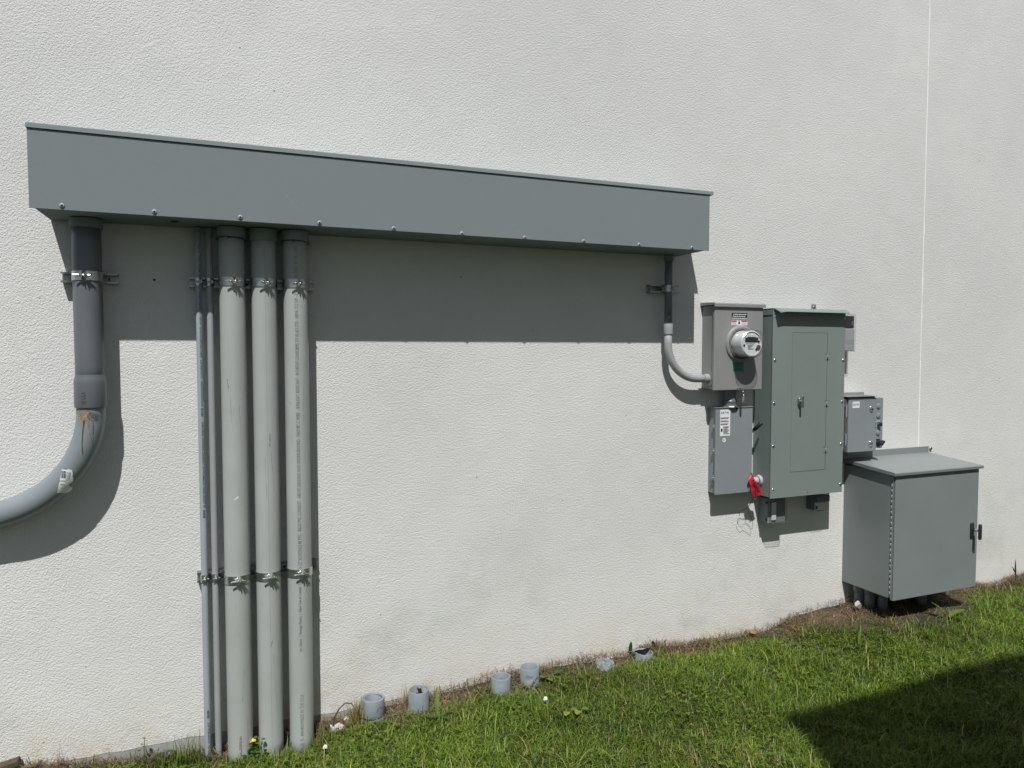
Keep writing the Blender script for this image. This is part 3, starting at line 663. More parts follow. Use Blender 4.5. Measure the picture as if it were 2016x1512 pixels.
# lever on the right flank
zh = px(1485, 852, SD).z; xs2 = sx1 - .003
bm = bmesh.new(); lathe(bm, (xs2, -SD * .52, zh - .02), (1, 0, 0), [(.034, 0), (.034, .004), (.03, .006), (0, .006)], 32); obj('lever_disc', bm, 'switch_paint', sw, True)
bm = bmesh.new(); tube(bm, [(xs2 + .009, -SD * .52, zh - .012), (xs2 + .013, -SD * .75, zh + .004), (xs2 + .026, -SD * 1.0, zh + .024)], [.009, .0085, .0075], 12); obj('lever_arm', bm, 'galvanised', sw, True)
bm = bmesh.new(); tube(bm, [(xs2 + .019, -SD * .9, zh + .014), (xs2 + .046, -SD * 1.25, zh + .056), (xs2 + .048, -SD * 1.27, zh + .059)], [.0105, .0115, .008], 14); obj('lever_grip', bm, 'black_plastic', sw, True)
zz = px(1481, 901, SD).z; bm = bmesh.new(); lathe(bm, (xs2, -SD * .6, zz), (1, 0, 0), [(.007, 0), (.007, .005), (0, .006)], 12); obj('side_plug', bm, 'black_plastic', sw)

# nipple between meter box and switch
nx_ = px(1437, 788, .055).x
o = thing('conduit_nipple', (nx_, -.055, sz1), 'short dark grey conduit hub joining the meter box to the switch below', 'conduit')
bm = bmesh.new(); H_ = mz0 + .006 - sz1; lathe(bm, (nx_, -.055, sz1 - .002), (0, 0, 1), [(0, 0), (.037, 0), (.037, H_ * .28), (.040, H_ * .3), (.040, H_ * .36), (.0345, H_ * .42), (.0335, H_ * .6), (.037, H_ * .8), (.037, H_ + .001), (0, H_ + .001)], 32); obj('hub', bm, 'pvc_dark', o, True)
bm = bmesh.new(); lathe(bm, (nx_, -.055, sz1 + .0), (0, 0, 1), [(.037, 0), (.047, 0), (.048, .004), (.046, .009), (.037, .009)], 10); obj('lock_nut', bm, 'galvanised', o)

# ---------------------------------------------------------------- panelboard
PD = .152
px0 = (px(1520.5, 640, PD).x + px(1518, 960, PD).x) / 2; px1 = (px(1665, 640, PD).x + px(1657, 960, PD).x) / 2
pz1 = (px(1521, 606, PD).z + px(1666, 612, PD).z) / 2; pz0 = (px(1517, 981, PD).z + px(1656, 969.5, PD).z) / 2
pn = thing('electrical_panel', ((px0 + px1) / 2, 0, pz0), 'tall grey-green steel breaker panel with an inset door, latch and drip hood', 'breaker panel')
box('body', 'panel_paint', pn, px0 + .003, px1 - .003, .002, PD - .006, pz0 + .004, pz1 - .002, .002)
zdl = px(1500, 616, PD * .5).z
box('side_lip', 'panel_paint', pn, px0 + .0002, px0 + .0028, .004, PD - .008, pz1 - .034, pz1 - .003, 0)
d0 = px(1561, 655, PD); d1 = px(1629.5, 655, PD); d2 = px(1555, 930, PD); d3 = px(1625, 925, PD)
dx0 = (d0.x + d2.x) / 2; dx1 = (d1.x + d3.x) / 2; dz1 = (d0.z + d1.z) / 2; dz0 = (d2.z + d3.z) / 2
# cover frame round the door: one ring-shaped plate
bm = bmesh.new()
O4 = [(px0, pz0), (px1, pz0), (px1, pz1), (px0, pz1)]; I4 = [(dx0, dz0), (dx1, dz0), (dx1, dz1), (dx0, dz1)]
def ringplate(bm, O4, I4, da, db):
    v = {}
    for k, q in (('o', O4), ('i', I4)):
        for d in (da, db): v[k, d] = [bm.verts.new((x, -d, z)) for x, z in q]
    for i in range(4):
        j = (i + 1) % 4
        bm.faces.new((v['o', db][i], v['o', db][j], v['i', db][j], v['i', db][i])); bm.faces.new((v['o', da][i], v['i', da][i], v['i', da][j], v['o', da][j]))
        bm.faces.new((v['o', da][i], v['o', da][j], v['o', db][j], v['o', db][i])); bm.faces.new((v['i', da][i], v['i', db][i], v['i', db][j], v['i', da][j]))
    bmesh.ops.recalc_face_normals(bm, faces=bm.faces)
ringplate(bm, O4, I4, PD - .0055, PD); obj('front_cover', bm, 'panel_paint', pn)
bm = bmesh.new(); bx(bm, dx0 + .0022, dx1 - .0022, PD - .0045, PD - .0002, dz0 + .0022, dz1 - .0022, .0008, 1)
door = obj('door', bm, 'panel_paint', pn)
for u, v in ((1629, 708), (1627, 800), (1624.5, 891)):
    q = px(u, v, PD)
    bm = bmesh.new(); tube(bm, [(dx1, -PD - .0015, q.z - .001), (dx1, -PD - .0015, q.z + .030)], .003, 8); h_ = obj('hinge', bm, 'panel_paint', pn, True)
    for s in (0, .031): box('hinge_slit', 'dark_hole', pn, dx1 - .021, dx1 + .018, PD + .0001, PD + .0006, q.z - .0018 + s * 1.05, q.z - .0004 + s * 1.05, 0)
q = px(1572, 790, PD)
bm = bmesh.new(); bx(bm, q.x - .009, q.x + .011, PD, PD + .014, q.z - .024, q.z + .022, .007, 3); obj('latch_base', bm, 'galvanised_dark', door, True)
bm = bmesh.new(); tube(bm, [(q.x + .001, -PD - .012, q.z), (q.x + .001, -PD - .03, q.z)], .007, 12); obj('latch_stem', bm, 'galvanised_dark', door, True)
bm = bmesh.new(); 
for i in range(1): bx(bm, q.x - .005, q.x + .008, PD + .026, PD + .036, q.z - .034, q.z + .034, .0045, 3)
obj('latch_grip', bm, 'galvanised_dark', door, True)
for u, v in ((1525.5, 709), (1524, 794), (1522.5, 878), (1660, 709), (1658, 791), (1656, 874), (1654.5, 953), (1522, 964)):
    screw(pn, px(u, v, PD), .0095 if v != 964 else .006, 'zinc')
for u, v in ((1527, 623), (1663, 627)): screw(pn, px(u, v, PD), .005, 'zinc')
bm = bmesh.new(); qq = px(1589.5, 969.5, PD); lathe(bm, (qq.x, -PD, qq.z), (0, -1, 0), [(.004, 0), (.004, .0005), (0, .0005)], 10); obj('screw_hole', bm, 'dark_hole', pn)
# drip hood: sheet that springs from the cover's top edge and tips outwards
bm = bmesh.new(); hb = [(PD, pz1 + .001), (PD + .012, pz1 - .002), (PD + .030, pz1 - .010), (PD + .045, pz1 - .0185)]
for thick in (0, .0016):
    pass
rows = []
for k, (dd, zz) in enumerate(hb):
    e = [0, .004, .009, .012][k]; n = 25; row = []
    for i in range(n):
        t = i / (n - 1); edge = min(t, 1 - t) * (px1 - px0)
        droop = .007 * max(0, 1 - edge / .04) * (k / 3)
        row.append((px0 + .001 + e + (px1 - px0 - .002 - 2 * e + (.0 if k == 0 else .010 * k / 3)) * t, dd, zz - droop))
    rows.append(row)
tp = [[bm.verts.new((x, -d, z)) for x, d, z in r] for r in rows]; bt = [[bm.verts.new((x, -d, z - .0018)) for x, d, z in r] for r in rows]
for a, b in zip(tp, tp[1:]):
    for i in range(24): bm.faces.new((a[i], a[i + 1], b[i + 1], b[i]))
for a, b in zip(bt, bt[1:]):
    for i in range(24): bm.faces.new((a[i], b[i], b[i + 1], a[i + 1]))
for i in range(24): bm.faces.new((tp[-1][i], tp[-1][i + 1], bt[-1][i + 1], bt[-1][i])); bm.faces.new((tp[0][i + 1], tp[0][i], bt[0][i], bt[0][i + 1]))
for s in (0, -1):
    for k in range(3): bm.faces.new((tp[k][s], tp[k + 1][s], bt[k + 1][s], bt[k][s]) if s else (tp[k + 1][s], tp[k][s], bt[k][s], bt[k + 1][s]))
obj('drip_hood', bm, 'panel_paint', pn, True, 50)
box('top_sheet', 'panel_paint', pn, px0 - .001, px1 + .001, .004, PD - .004, pz1 - .0018, pz1 + .0022, .001)
for u in (1549, 1585, 1629):
    qx = px(u, 603, .07).x; bm = bmesh.new(); lathe(bm, (qx, -.07, pz1 + .0022), (0, 0, 1), [(.006, 0), (.006, .006), (0, .007)], 10); obj('top_screw', bm, 'galvanised_dark', pn)
qx = px(1606, 600, .02).x; ear = box('mounting_ear', 'panel_paint', pn, qx - .017, qx + .017, .003, .007, pz1 + .002, pz1 + .042, .002)
screw(pn, Vector((qx, -.007, pz1 + .024)), .009, 'galvanised_dark')
# hub on the panel's underside
qq = px(1565, 980, .1); bm = bmesh.new(); lathe(bm, (qq.x, -.085, pz0 + .005), (0, 0, -1), [(0, 0), (.03, 0), (.03, .008), (.022, .012), (0, .012)], 6); obj('bottom_hub', bm, 'galvanised_dark', pn)

# white nipple between switch and panel, with the red ribbon
zw = px(1489, 946, .06).z
o = thing('white_nipple', (px0 - .05, -.075, zw), 'short white plastic conduit fitting between the switch and the breaker panel', 'conduit')
bm = bmesh.new(); lathe(bm, (sx1 - .004, -.06, zw), (1, 0, 0), [(0, 0), (.021, 0), (.021, px0 - sx1 - .012), (.0, px0 - sx1 - .012)], 28); obj('pipe', bm, 'outlet_plate', o, True)
bm = bmesh.new(); lathe(bm, (px0 + .003, -.06, zw), (-1, 0, 0), [(.020, .0), (.031, .0), (.032, .003), (.031, .005), (.028, .007), (.026, .014), (.0205, .015)], 28); obj('flange', bm, 'outlet_plate', o, True)
rb = thing('red_ribbon', (sx1 + .012, -SD - .002, px(1478, 932, SD + .01).z), 'crumpled red warning ribbon with dark print tied beside the switch box', 'ribbon')
def rpt(u, v, d): return px(u, v, d)
def ribbon(name, pts, m, th=.0):
    bm = bmesh.new(); prev = None
    for (ua, va), (ub, vb), d in pts:
        row = []
        for k in range(5):
            t = k / 4; q = px(ua + (ub - ua) * t, va + (vb - va) * t, d + .006 * math.sin(t * 5 + va * .3)); row.append(bm.verts.new(q))
        if prev:
            for k in range(4): bm.faces.new((prev[k], prev[k + 1], row[k + 1], row[k]))
        prev = row
    return obj(name, bm, m, rb, True, 80)
D_ = SD + .008
ribbon('tail', [((1477.5, 931), (1480, 930), D_), ((1477.5, 936), (1481.5, 935), D_), ((1475, 940), (1483, 938), D_ + .004), ((1473, 947), (1486, 945), D_ + .008), ((1478, 956), (1491, 952), D_ + .010), ((1478, 964), (1496, 958), D_ + .010), ((1480, 971), (1499, 965), D_ + .008), ((1484, 978), (1499.5, 973), D_ + .006)], 'red_ribbon')
ribbon('under_fold', [((1473.5, 949), (1480, 949), D_), ((1470, 956), (1479, 957), D_ - .002), ((1476, 966), (1481, 967), D_)], 'grime')
ribbon('dark_end', [((1483, 978), (1496, 977), D_ - .004), ((1484, 983), (1496, 982), D_ - .004)], 'grime')
for k in range(9):
    t = k / 8; u = 1480.5 + t * 11; v = 946 + t * 21.5
    ribbon('printed_stroke', [((u, v), (u + 4.5 + 2 * (k % 2), v - 2.2), D_ + .0225), ((u + .7, v + 1.9), (u + 5.2, v - .3), D_ + .0225)], 'ribbon_print')
ti = thing('loose_wire', px(1480, 1000, .03), 'thin loose black wire dangling on the wall below the switch box', 'wire')
bm = bmesh.new(); tube(bm, [px(u, v, d) for u, v, d in ((1484, 978, .07), (1479, 990, .06), (1474, 997, .05), (1468, 1002, .04), (1459, 1006, .03), (1456, 1009, .03), (1455.5, 1016, .03))], .0013, 6); obj('strand', bm, 'wire', ti)
bm = bmesh.new(); tube(bm, [px(u, v, d) for u, v, d in ((1475, 993, .055), (1472, 1006, .045), (1478, 1016, .035), (1482, 1030, .03), (1481, 1041, .028), (1472, 1035, .026), (1465, 1032, .025), (1460, 1038, .022), (1454, 1034, .02), (1452, 1026, .02))], .0011, 6); obj('strand', bm, 'wire', ti)

# ---------------------------------------------------------------- clear-cover outlet boxes
def inuse(name, u0, v0, u1, v1, d, label, group=None):
    a = px(u0, v0, d); b = px(u1, v1, d); x0, x1, z0, z1 = a.x, b.x, b.z, a.z
    o = thing(name, ((x0 + x1) / 2, 0, z0), label, 'outlet box', group); return o, x0, x1, z0, z1
def clearcap(parent, x0, x1, da, db, z0, z1, bev=.008, m='clear_plastic'):
    bm = bmesh.new(); bx(bm, x0, x1, da, db, z0, z1, bev, 3); return obj('clear_cover', bm, m, parent, True, 60)
ID = .092
o, x0, x1, z0, z1 = inuse('outlet_box', 1517, 984, 1549, 1028, ID, 'grey outlet box with a clear bubble cover under the left end of the breaker panel')
box('back_box', 'switch_paint', o, x0 - .004, x1 - .004, .002, .074, z0 + .006, z1 + .004, .003)
box('hinge_plate', 'switch_paint', o, x0 - .006, x1, .0742, .078, z0, z1 + .006, .002)
for zz in (z0 + .02, z1 - .02): box('hinge_knuckle', 'black_plastic', o, x0 - .010, x0 - .0062, .060, .078, zz - .007, zz + .007, .001)
clearcap(o, x0, x1 - .002, .0785, ID + .012, z0 + .002, z1 + .002, .012)
box('receptacle', 'white_plastic', o, x0 + .018, x0 + .050, .0782, .086, z0 + .016, z1 - .02, .004)
o, x0, x1, z0, z1 = inuse('outlet_box', 1611, 978, 1633, 1005, ID, 'small grey box with a glossy window under the right end of the breaker panel')
box('back_box', 'pvc_dark', o, x0 - .004, x1 - .012, .002, .06, z0 + .002, z1 + .004, .003)
box('hood', 'pvc_dark', o, x0 - .003, x1 + .002, .0602, ID, z0 + (z1 - z0) * .62, z1 + .003, .003)
clearcap(o, x0, x1, .0605, ID - .002, z0, z0 + (z1 - z0) * .6, .003)
box('sky_reflection_plate', 'white_plastic', o, x0 + .004, x1 - .004, .0602, .066, z0 + .004, z0 + (z1 - z0) * .55, 0)  # pale plate added to imitate sky reflected in the window
box('sticker', 'blue_ink', o, x0 + .006, x0 + .022, .0662, .0666, z0 + .008, z0 + .028, 0)
CD_ = .09
a = px(1687, 618, CD_); b = px(1686, 693, CD_); x1 = a.x; x0 = px1 + .012 - .05; z1, z0 = a.z, b.z
o = thing('outlet_box', ((x0 + x1) / 2, 0, z0), 'wall box with white lower plate in a clear cover beside the breaker panel top', 'outlet box')
x0 = px1 + .006
box('back_plate', 'pvc_thin_grey', o, x0, x1 - .004, .002, .018, z0 + .004, z1 - .004, .003)
box('device', 'grey_device', o, x0 + .002, x1 - .009, .0185, .080, z0 + (z1 - z0) * .62, z1 - .012, .003)
box('white_plate', 'outlet_plate', o, x0 + .001, x1 - .008, .0185, .083, z0 + .007, z0 + (z1 - z0) * .615, .003)
for k in range(3): box('vent_line', 'pvc_thin_grey', o, x0 + .002, x1 - .009, .0831, .0836, z0 + .05 + .009 * k, z0 + .052 + .009 * k, 0)
for k in range(2): box('device_print', 'pvc_thin_grey', o, x0 + .004, x0 + .034, .0801, .0806, z1 - .026 - .008 * k, z1 - .023 - .008 * k, 0)
for zz in (.05, .062): screw(o, Vector((x1 - .024, -.080, z1 - zz)), .0045)
clearcap(o, x0, x1, .0182, CD_, z0, z1, .008)
box('conduit_stub', 'pvc_dark', o, x0 + .006, x0 + .026, .004, .03, z0 - .16, z0 - .001, .008)

# ---------------------------------------------------------------- small control cabinet
KD = .128
kx0 = (px(1671, 800, KD).x + px(1669, 885, KD).x) / 2; kx1 = (px(1727, 800, KD).x + px(1724, 885, KD).x) / 2
kz1 = (px(1671, 784, KD).z + px(1727, 783, KD).z) / 2; kz0 = (px(1669, 891, KD).z + px(1724, 888, KD).z) / 2
kx2 = (px(1739.5, 800, KD - .016).x + px(1737, 880, KD - .016).x) / 2
k_ = thing('control_cabinet', ((kx0 + kx2) / 2, 0, kz0), 'small grey control enclosure with push buttons and a selector knob', 'control box')
kb0 = kz0 + .012; kb1 = kz1 - .003
box('body', 'switch_paint', k_, kx0 - .02, kx2, .002, KD - .017, kb0, kb1, .003)
box('door', 'switch_paint', k_, kx0, kx1, KD - .0165, KD, kz0, kz1, .003, 3)
bm = bmesh.new(); extr(bm, [(.004, kz1 + .012), (.004, kz1 + .014), (KD + .01, kz1 + .010), (KD + .01, kz1 + .008)], kx0 - .02, kx1 - .012); obj('drip_shield', bm, 'galvanised_dark', k_)
box('gasket', 'black_plastic', k_, kx0 - .012, kx1 - .014, .03, KD - .004, kz1 + .0005, kz1 + .0075, 0)
tf = box('mounting_flange', 'switch_paint', k_, kx0 - .02, px(1700, 778).x, .002, .0045, kb1 + .001, px(1690, 772, .003).z, .001)
qx = px(1689, 776.5, .004); bm = bmesh.new(); lathe(bm, (qx.x, -.0045, qx.z), (0, -1, 0), [(.005, 0), (.005, .0006), (0, .0006)], 10); obj('flange_hole', bm, 'dark_hole', k_)
hz = (kz0 + kz1) / 2
box('hinge_strip', 'galvanised', k_, kx0 - .0175, kx0 - .0045, KD - .0168, KD - .010, kz0 + .006, kz1 - .006, .001)
for s in (-.26, .26):
    zc = hz + s * (kz1 - kz0); box('hinge', 'switch_paint', k_, kx0 - .015, kx0 - .0045, KD - .0098, KD - .004, zc - .035, zc + .035, .002)
pl, a, b = plate(k_, 'maker_label', 1678.5, 791, 1692, 803, KD, 'white_label')
flat_text('printed_text', 'EAT\u2022N', px(1680, 797, KD).x, px(1690.5, 797, KD).x, KD + .0011, px(1680, 799, KD).z, px(1680, 794.5, KD).z, 'blue_ink', k_, .02)
for u, v in ((1715.5, 804.5), (1713.8, 873)):
    q = px(u, v, KD); bm = bmesh.new(); lathe(bm, (q.x, -KD, q.z), (0, -1, 0), [(.0175, 0), (.0175, .003), (.014, .007), (.008, .009), (0, .0095)], 20); cs = obj('door_screw', bm, 'chrome', k_, True, 60)
    box('screw_slot', 'dark_hole', k_, q.x - .009, q.x + .009, KD + .0088, KD + .0099, q.z - .0012, q.z + .0012, 0)
BD = KD - .017
for u, v in ((1729.5, 799.5), (1729, 818), (1728.5, 852)):
    q = px(u, v, BD); bm = bmesh.new(); lathe(bm, (q.x, -BD, q.z), (0, -1, 0), [(.0165, -.0005), (.0165, .0035), (.0145, .005), (0, .005)], 24); obj('hole_plug', bm, 'switch_paint', k_, True, 50)
q = px(1729, 835, BD)
box('legend_plate', 'white_plastic', k_, q.x - .013, q.x + .012, BD, BD + .001, q.z + .008, q.z + .021, 0)
bm = bmesh.new(); lathe(bm, (q.x, -BD, q.z), (0, -1, 0), [(.017, 0), (.017, .006), (.011, .008), (.011, .022), (0, .023)], 20); obj('push_button', bm, 'black_plastic', k_, True, 50)
bm = bmesh.new(); lathe(bm, (q.x, -BD - .0, q.z), (0, -1, 0), [(.0125, .0062), (.0135, .012), (.0118, .013)], 20); obj('button_ring', bm, 'zinc', k_, True, 50)
box('door_tab', 'switch_paint', k_, kx1 - .012, kx1 + .004, KD + .0003, KD + .003, q.z - .018, q.z + .018, .001)
q = px(1728.5, 871, BD)
box('legend_plate', 'black_plastic', k_, q.x - .015, q.x + .014, BD, BD + .0012, q.z - .024, q.z + .022, 0)
bm = bmesh.new(); lathe(bm, (q.x, -BD - .0012, q.z), (0, -1, 0), [(.0165, 0), (.0165, .008), (.013, .010), (.013, .018), (0, .019)], 20); obj('selector_base', bm, 'black_plastic', k_, True, 50)
bm = bmesh.new(); bx(bm, q.x - .008, q.x + .008, BD + .019, BD + .040, q.z - .018, q.z + .018, .004, 2); bmesh.ops.rotate(bm, verts=bm.verts, cent=(q.x, -BD - .03, q.z), matrix=Matrix.Rotation(R(45), 3, 'Y')); obj('selector_knob', bm, 'black_plastic', k_, True)
bm = bmesh.new(); qq = px(1669, 902, .01); lathe(bm, (qq.x, -.002, qq.z), (0, -1, 0), [(.013, 0), (.014, .004), (.008, .006), (.006, .002), (0, .002)], 18); tag(obj('wall_grommet', bm, 'pvc_thin_grey', None, True), 'small round washer on the wall under the control enclosure', 'washer')

# ---------------------------------------------------------------- large free-hanging cabinet
GD = .33; GF = .357
cx0 = px(1658, 1100).x; cx1 = (px(1926, 940, GF).x + px(1922.5, 1150, GF).x) / 2
cz0 = (px(1746, 1183, GF).z + px(1922, 1160, GF).z) / 2 + .004; cz1 = (px(1753, 934, GF).z + px(1926, 920, GF).z) / 2
cb = thing('utility_cabinet', ((cx0 + cx1) / 2, 0, cz0), 'large grey steel cabinet with a sloped top mounted low on the wall', 'cabinet')
box('body', 'cabinet_paint', cb, cx0, cx1 - .006, .002, GD, cz0 + .012, cz1 + .006, .003)
cdx = cx0 + .012
box('door', 'cabinet_paint', cb, cdx, cx1, GD + .005, GF, cz0, cz1 - .010, .004, 3)
box('door_gasket', 'black_plastic', cb, cdx + .012, cx1 - .012, GD + .0003, GD + .0047, cz0 + .012, cz1 - .012, 0)
box('hinge_leaf', 'cabinet_paint', cb, cx0 + .0005, cx0 + .0035, GD + .0005, GD + .022, cz0 + .02, cz1 - .016, 0)
n = 22
for i in range(n):
    za = cz0 + .025 + (cz1 - cz0 - .05) * i / n; zb = za + (cz1 - cz0 - .05) / n
    bm = bmesh.new(); tube(bm, [(cx0 + .004, -GD - .011, za), (cx0 + .004, -GD - .011, zb - .0006)], .0055, 10); obj('hinge_knuckle', bm, 'cabinet_paint', cb, True)
    if i % 2: box('hinge_gap', 'dark_hole', cb, cx0 - .0022, cx0 - .0012, GD + .0102, GD + .0118, za + .008, zb - .009, 0)
# lid
la = px(1752, 935, GF + .028); lb = px(1935, 912, GF + .028); lz = (la.z + lb.z) / 2 + .006
lx0, lx1 = cx0 - .016, max(cx1 + .018, lb.x)
bm = bmesh.new(); extr(bm, [(.003, cz1 + .055), (.003, cz1 + .052), (.006, cz1 + .036), (GF + .012, cz1 + .004), (GF + .012, cz1 - .008), (GF + .0145, cz1 - .008), (GF + .016, cz1 + .006), (GF + .012, cz1 + .011), (.006, cz1 + .041)], lx0, lx1); obj('sloped_lid', bm, 'cabinet_paint', cb)
for xx in (lx0 + .0002, lx1 - .0022): 
    bm = bmesh.new(); extr(bm, [(.006, cz1 + .0385), (.006, cz1 + .022), (GF + .0115, cz1 - .008), (GF + .0115, cz1 + .0045)], xx, xx + .002); obj('lid_end_lip', bm, 'cabinet_paint', cb)
fx0 = px(1664, 905).x; fx1 = px(1832, 888).x
bm = bmesh.new(); bx(bm, lx0 + .004, min(fx1 + .02, lx1), .0025, .0055, cz1 + .03, cz1 + .082, .001); obj('back_flange', bm, 'cabinet_paint', cb)
for xx in (lx0 + .03, fx1 - .005): screw(cb, Vector((xx, -.0055, cz1 + .066)), .011, 'galvanised_dark')
# handle
q = px(1912, 1043, GF)
bm = bmesh.new(); bx(bm, q.x - .013, q.x + .013, GF, GF + .012, q.z - .045, q.z + .045, .010, 3); hb_ = obj('handle_base', bm, 'dark_handle', cb, True)
bm = bmesh.new(); tube(bm, [(q.x + .004, -GF - .008, q.z + .005), (q.x + .004, -GF - .05, q.z + .003)], [.010, .008], 12); obj('handle_stem', bm, 'zinc', hb_, True)
bm = bmesh.new(); bx(bm, q.x - .007, q.x + .015, GF + .044, GF + .060, q.z - .050, q.z + .046, .0075, 3); obj('handle_grip', bm, 'dark_handle', hb_, True)
# conduits under the cabinet
for i, (u, d) in enumerate(((1690, .07), (1712, .12), (1735, .16), (1850, .12), (1815, .19))):
    qx = (cx0 + .07, cx0 + .10, cx0 + .16, cx1 - .10, cx1 - .25)[i]; zb = gzf(qx, -d) - .08
    o = thing('buried_conduit', (qx, -d, zb), ('grey conduit under the cabinet closest to the wall corner', 'grey conduit under the cabinet behind the pale stone', 'grey conduit under the cabinet front, standing in shade', 'grey conduit rising under the handle side of the cabinet', 'grey conduit rising under the middle of the cabinet')[i], 'conduit', 'conduits under the cabinet')
    obj('pipe', vtube(qx, d, .03, zb, cz0 + .008, 24), 'pvc_dark', o, True)  # dark plastic on pipe and collar stands in for shade under the cabinet
    bm = bmesh.new(); lathe(bm, (qx, -d, cz0 - .035), (0, 0, 1), [(.0303, 0), (.037, 0), (.037, .046), (.0303, .046)], 24); obj('collar', bm, 'pvc_dark', o, True)

# ---------------------------------------------------------------- stub-ups
SR = .0475; SC = .105
def stub(u, v, label, h=None, tilt=(0, 0), coupling=True):
    c = px(u, v, SC); zb = gzf(c.x, -SC) - .06; H = c.z - zb
    o = thing('conduit_stub', (c.x, -SC, zb), label, 'conduit stub', 'conduit stubs along the wall foot')
    bm = bmesh.new(); 
    prof = [(SR - .0065, 0), (SR, 0), (SR, H - .003), (SR - .0015, H), (SR - .005, H), (SR - .0065, H - .002), (SR - .0065, .005)]
    lathe(bm, (c.x, -SC, zb), (tilt[0], tilt[1], 1), prof, 40); obj('pipe', bm, 'pvc_stub', o, True, 40)
    bm = bmesh.new(); lathe(bm, (c.x, -SC, zb + H * .45), (0, 0, 1), [(SR - .0067, 0), (0, .004)], 24); obj('dirt_fill', bm, 'soil', o)
    return o, c
o, c = stub(735, 1373, 'open grey conduit stub with a coupling joint, next to the dry grass tuft', tilt=(.02, 0))
zb = px(735, 1416, SC + SR).z; bm = bmesh.new(); lathe(bm, (c.x - .003, -SC, zb), (.02, 0, 1), [(SR - .001, 0), (SR + .004, 0), (SR + .0045, .002), (SR + .0045, c.z - zb - .002), (SR + .003, c.z - zb + .0015), (SR - .003, c.z - zb + .0015), (SR - .0062, c.z - zb - .004)], 40); obj('coupling', bm, 'pvc_stub', o, True)
bm = bmesh.new(); tube(bm, [(c.x - .003 + (SR + .0052) * math.sin(a), -SC - (SR + .0052) * math.cos(a), zb + hh) for a, hh in ((.15, .03), (.3, .045), (.5, .05), (.75, .035))], .0011, 5); obj('crack_mark', bm, 'label_ink', o)
o, c = stub(824, 1357, 'open grey conduit stub with a dark scrap stuffed inside its rim')
bm = bmesh.new()
for k in range(7):
    a = random.uniform(0, 6.28); rr = random.uniform(.0, .03); q = Vector((c.x + .012 + rr * math.cos(a) * .6, -SC + rr * math.sin(a) * .6, c.z - .02))
    t1 = q + Vector((random.uniform(-.02, .03), random.uniform(-.02, .02), random.uniform(.01, .03))); s = Vector((random.uniform(-.012, .012), random.uniform(-.012, .012), .004))
    vs = [bm.verts.new(p) for p in (q - s, q + s, t1 + s, t1 - s)]; bm.faces.new(vs)
tag(obj('dark_scrap', bm, 'rag'), 'dark crumpled scrap stuffed into an open conduit stub', 'scrap')
stub(986, 1331, 'open grey conduit stub beside a mound of brown clippings')
o, c = stub(1043, 1312, 'open grey conduit stub with a torn flap of dull tape on its flank', tilt=(-.015, 0))
bm = bmesh.new(); prev = None
for k in range(6):
    row = []
    for j in range(4):
        a = -.9 + j * .28; row.append(bm.verts.new((c.x + (SR + .003 + .012 * k / 5) * math.sin(a), -SC - (SR + .003 + .012 * k / 5) * math.cos(a) - .004 * math.sin(k * 2 + j), c.z - .025 - k * .012 + .006 * math.sin(j * 2 + k))))
    if prev:
        for j in range(3): bm.faces.new((prev[j], prev[j + 1], row[j + 1], row[j]))
    prev = row
obj('tape_flap', bm, 'duct_tape', o, True)
# two taped stubs cut close to the ground
def crumple(cx, cy, cz, r, n, dome, hole=None, seed=0, skirt=.03):
    bm = bmesh.new(); rings = []; rs = np.linspace(1.08, .05, 6)
    for i, q in enumerate(rs):
        ring = []
        for k in range(n):
            a = 2 * math.pi * k / n; w = noise.noise((math.cos(a) * 2.2, math.sin(a) * 2.2, i * .6 + seed)) ; 
            ring.append(bm.verts.new((cx + r * q * (1 + .10 * w) * math.cos(a), cy + r * q * (1 + .1 * w) * math.sin(a), cz + dome * (1 - q * q) + min(.022, r * .7) * w - (skirt if i == 0 else 0))))
        rings.append(ring)
    for a, b in zip(rings, rings[1:]):
        for k in range(n):
            am = 2 * math.pi * (k + .5) / n
            if hole and hole(am): continue
            bm.faces.new((a[k], a[(k + 1) % n], b[(k + 1) % n], b[k]))
    return bm
o, c = stub(1191, 1303, 'low conduit stub closed with crumpled silver tape')
obj('tape_cap', crumple(c.x, -SC, c.z, SR + .004, 18, .006, None, 1), 'duct_tape', o)
bm = bmesh.new()
for k in range(6):
    a = random.uniform(2.4, 6.9); q = Vector((c.x + (SR + .008) * math.cos(a), -SC + (SR + .008) * math.sin(a), c.z - .01 + random.uniform(-.02, .012)))
    vs = [bm.verts.new(q + Vector((random.uniform(-.012, .012), random.uniform(-.008, .008), random.uniform(-.012, .012)))) for _ in range(4)]; bm.faces.new(vs)
obj('torn_tape', bm, 'paper', o)
o, c = stub(1268, 1283, 'low conduit stub half covered by a lifted flap of silver tape')
bm = bmesh.new(); prev = None
for i in range(7):
    row = []; t = i / 6
    for j in range(6):
        s = j / 5; row.append(bm.verts.new((c.x - .065 + .115 * s + .012 * t, -SC + .055 - .06 * t * (.5 + .5 * s) - .02 * t * (1 - s), c.z - .012 + .022 * t + .014 * s * t + .006 * noise.noise((i * 1.1, j * 1.3, 5)))))
    if prev:
        for j in range(5): bm.faces.new((prev[j], prev[j + 1], row[j + 1], row[j]))
    prev = row
obj('tape_flap', bm, 'duct_tape', o)

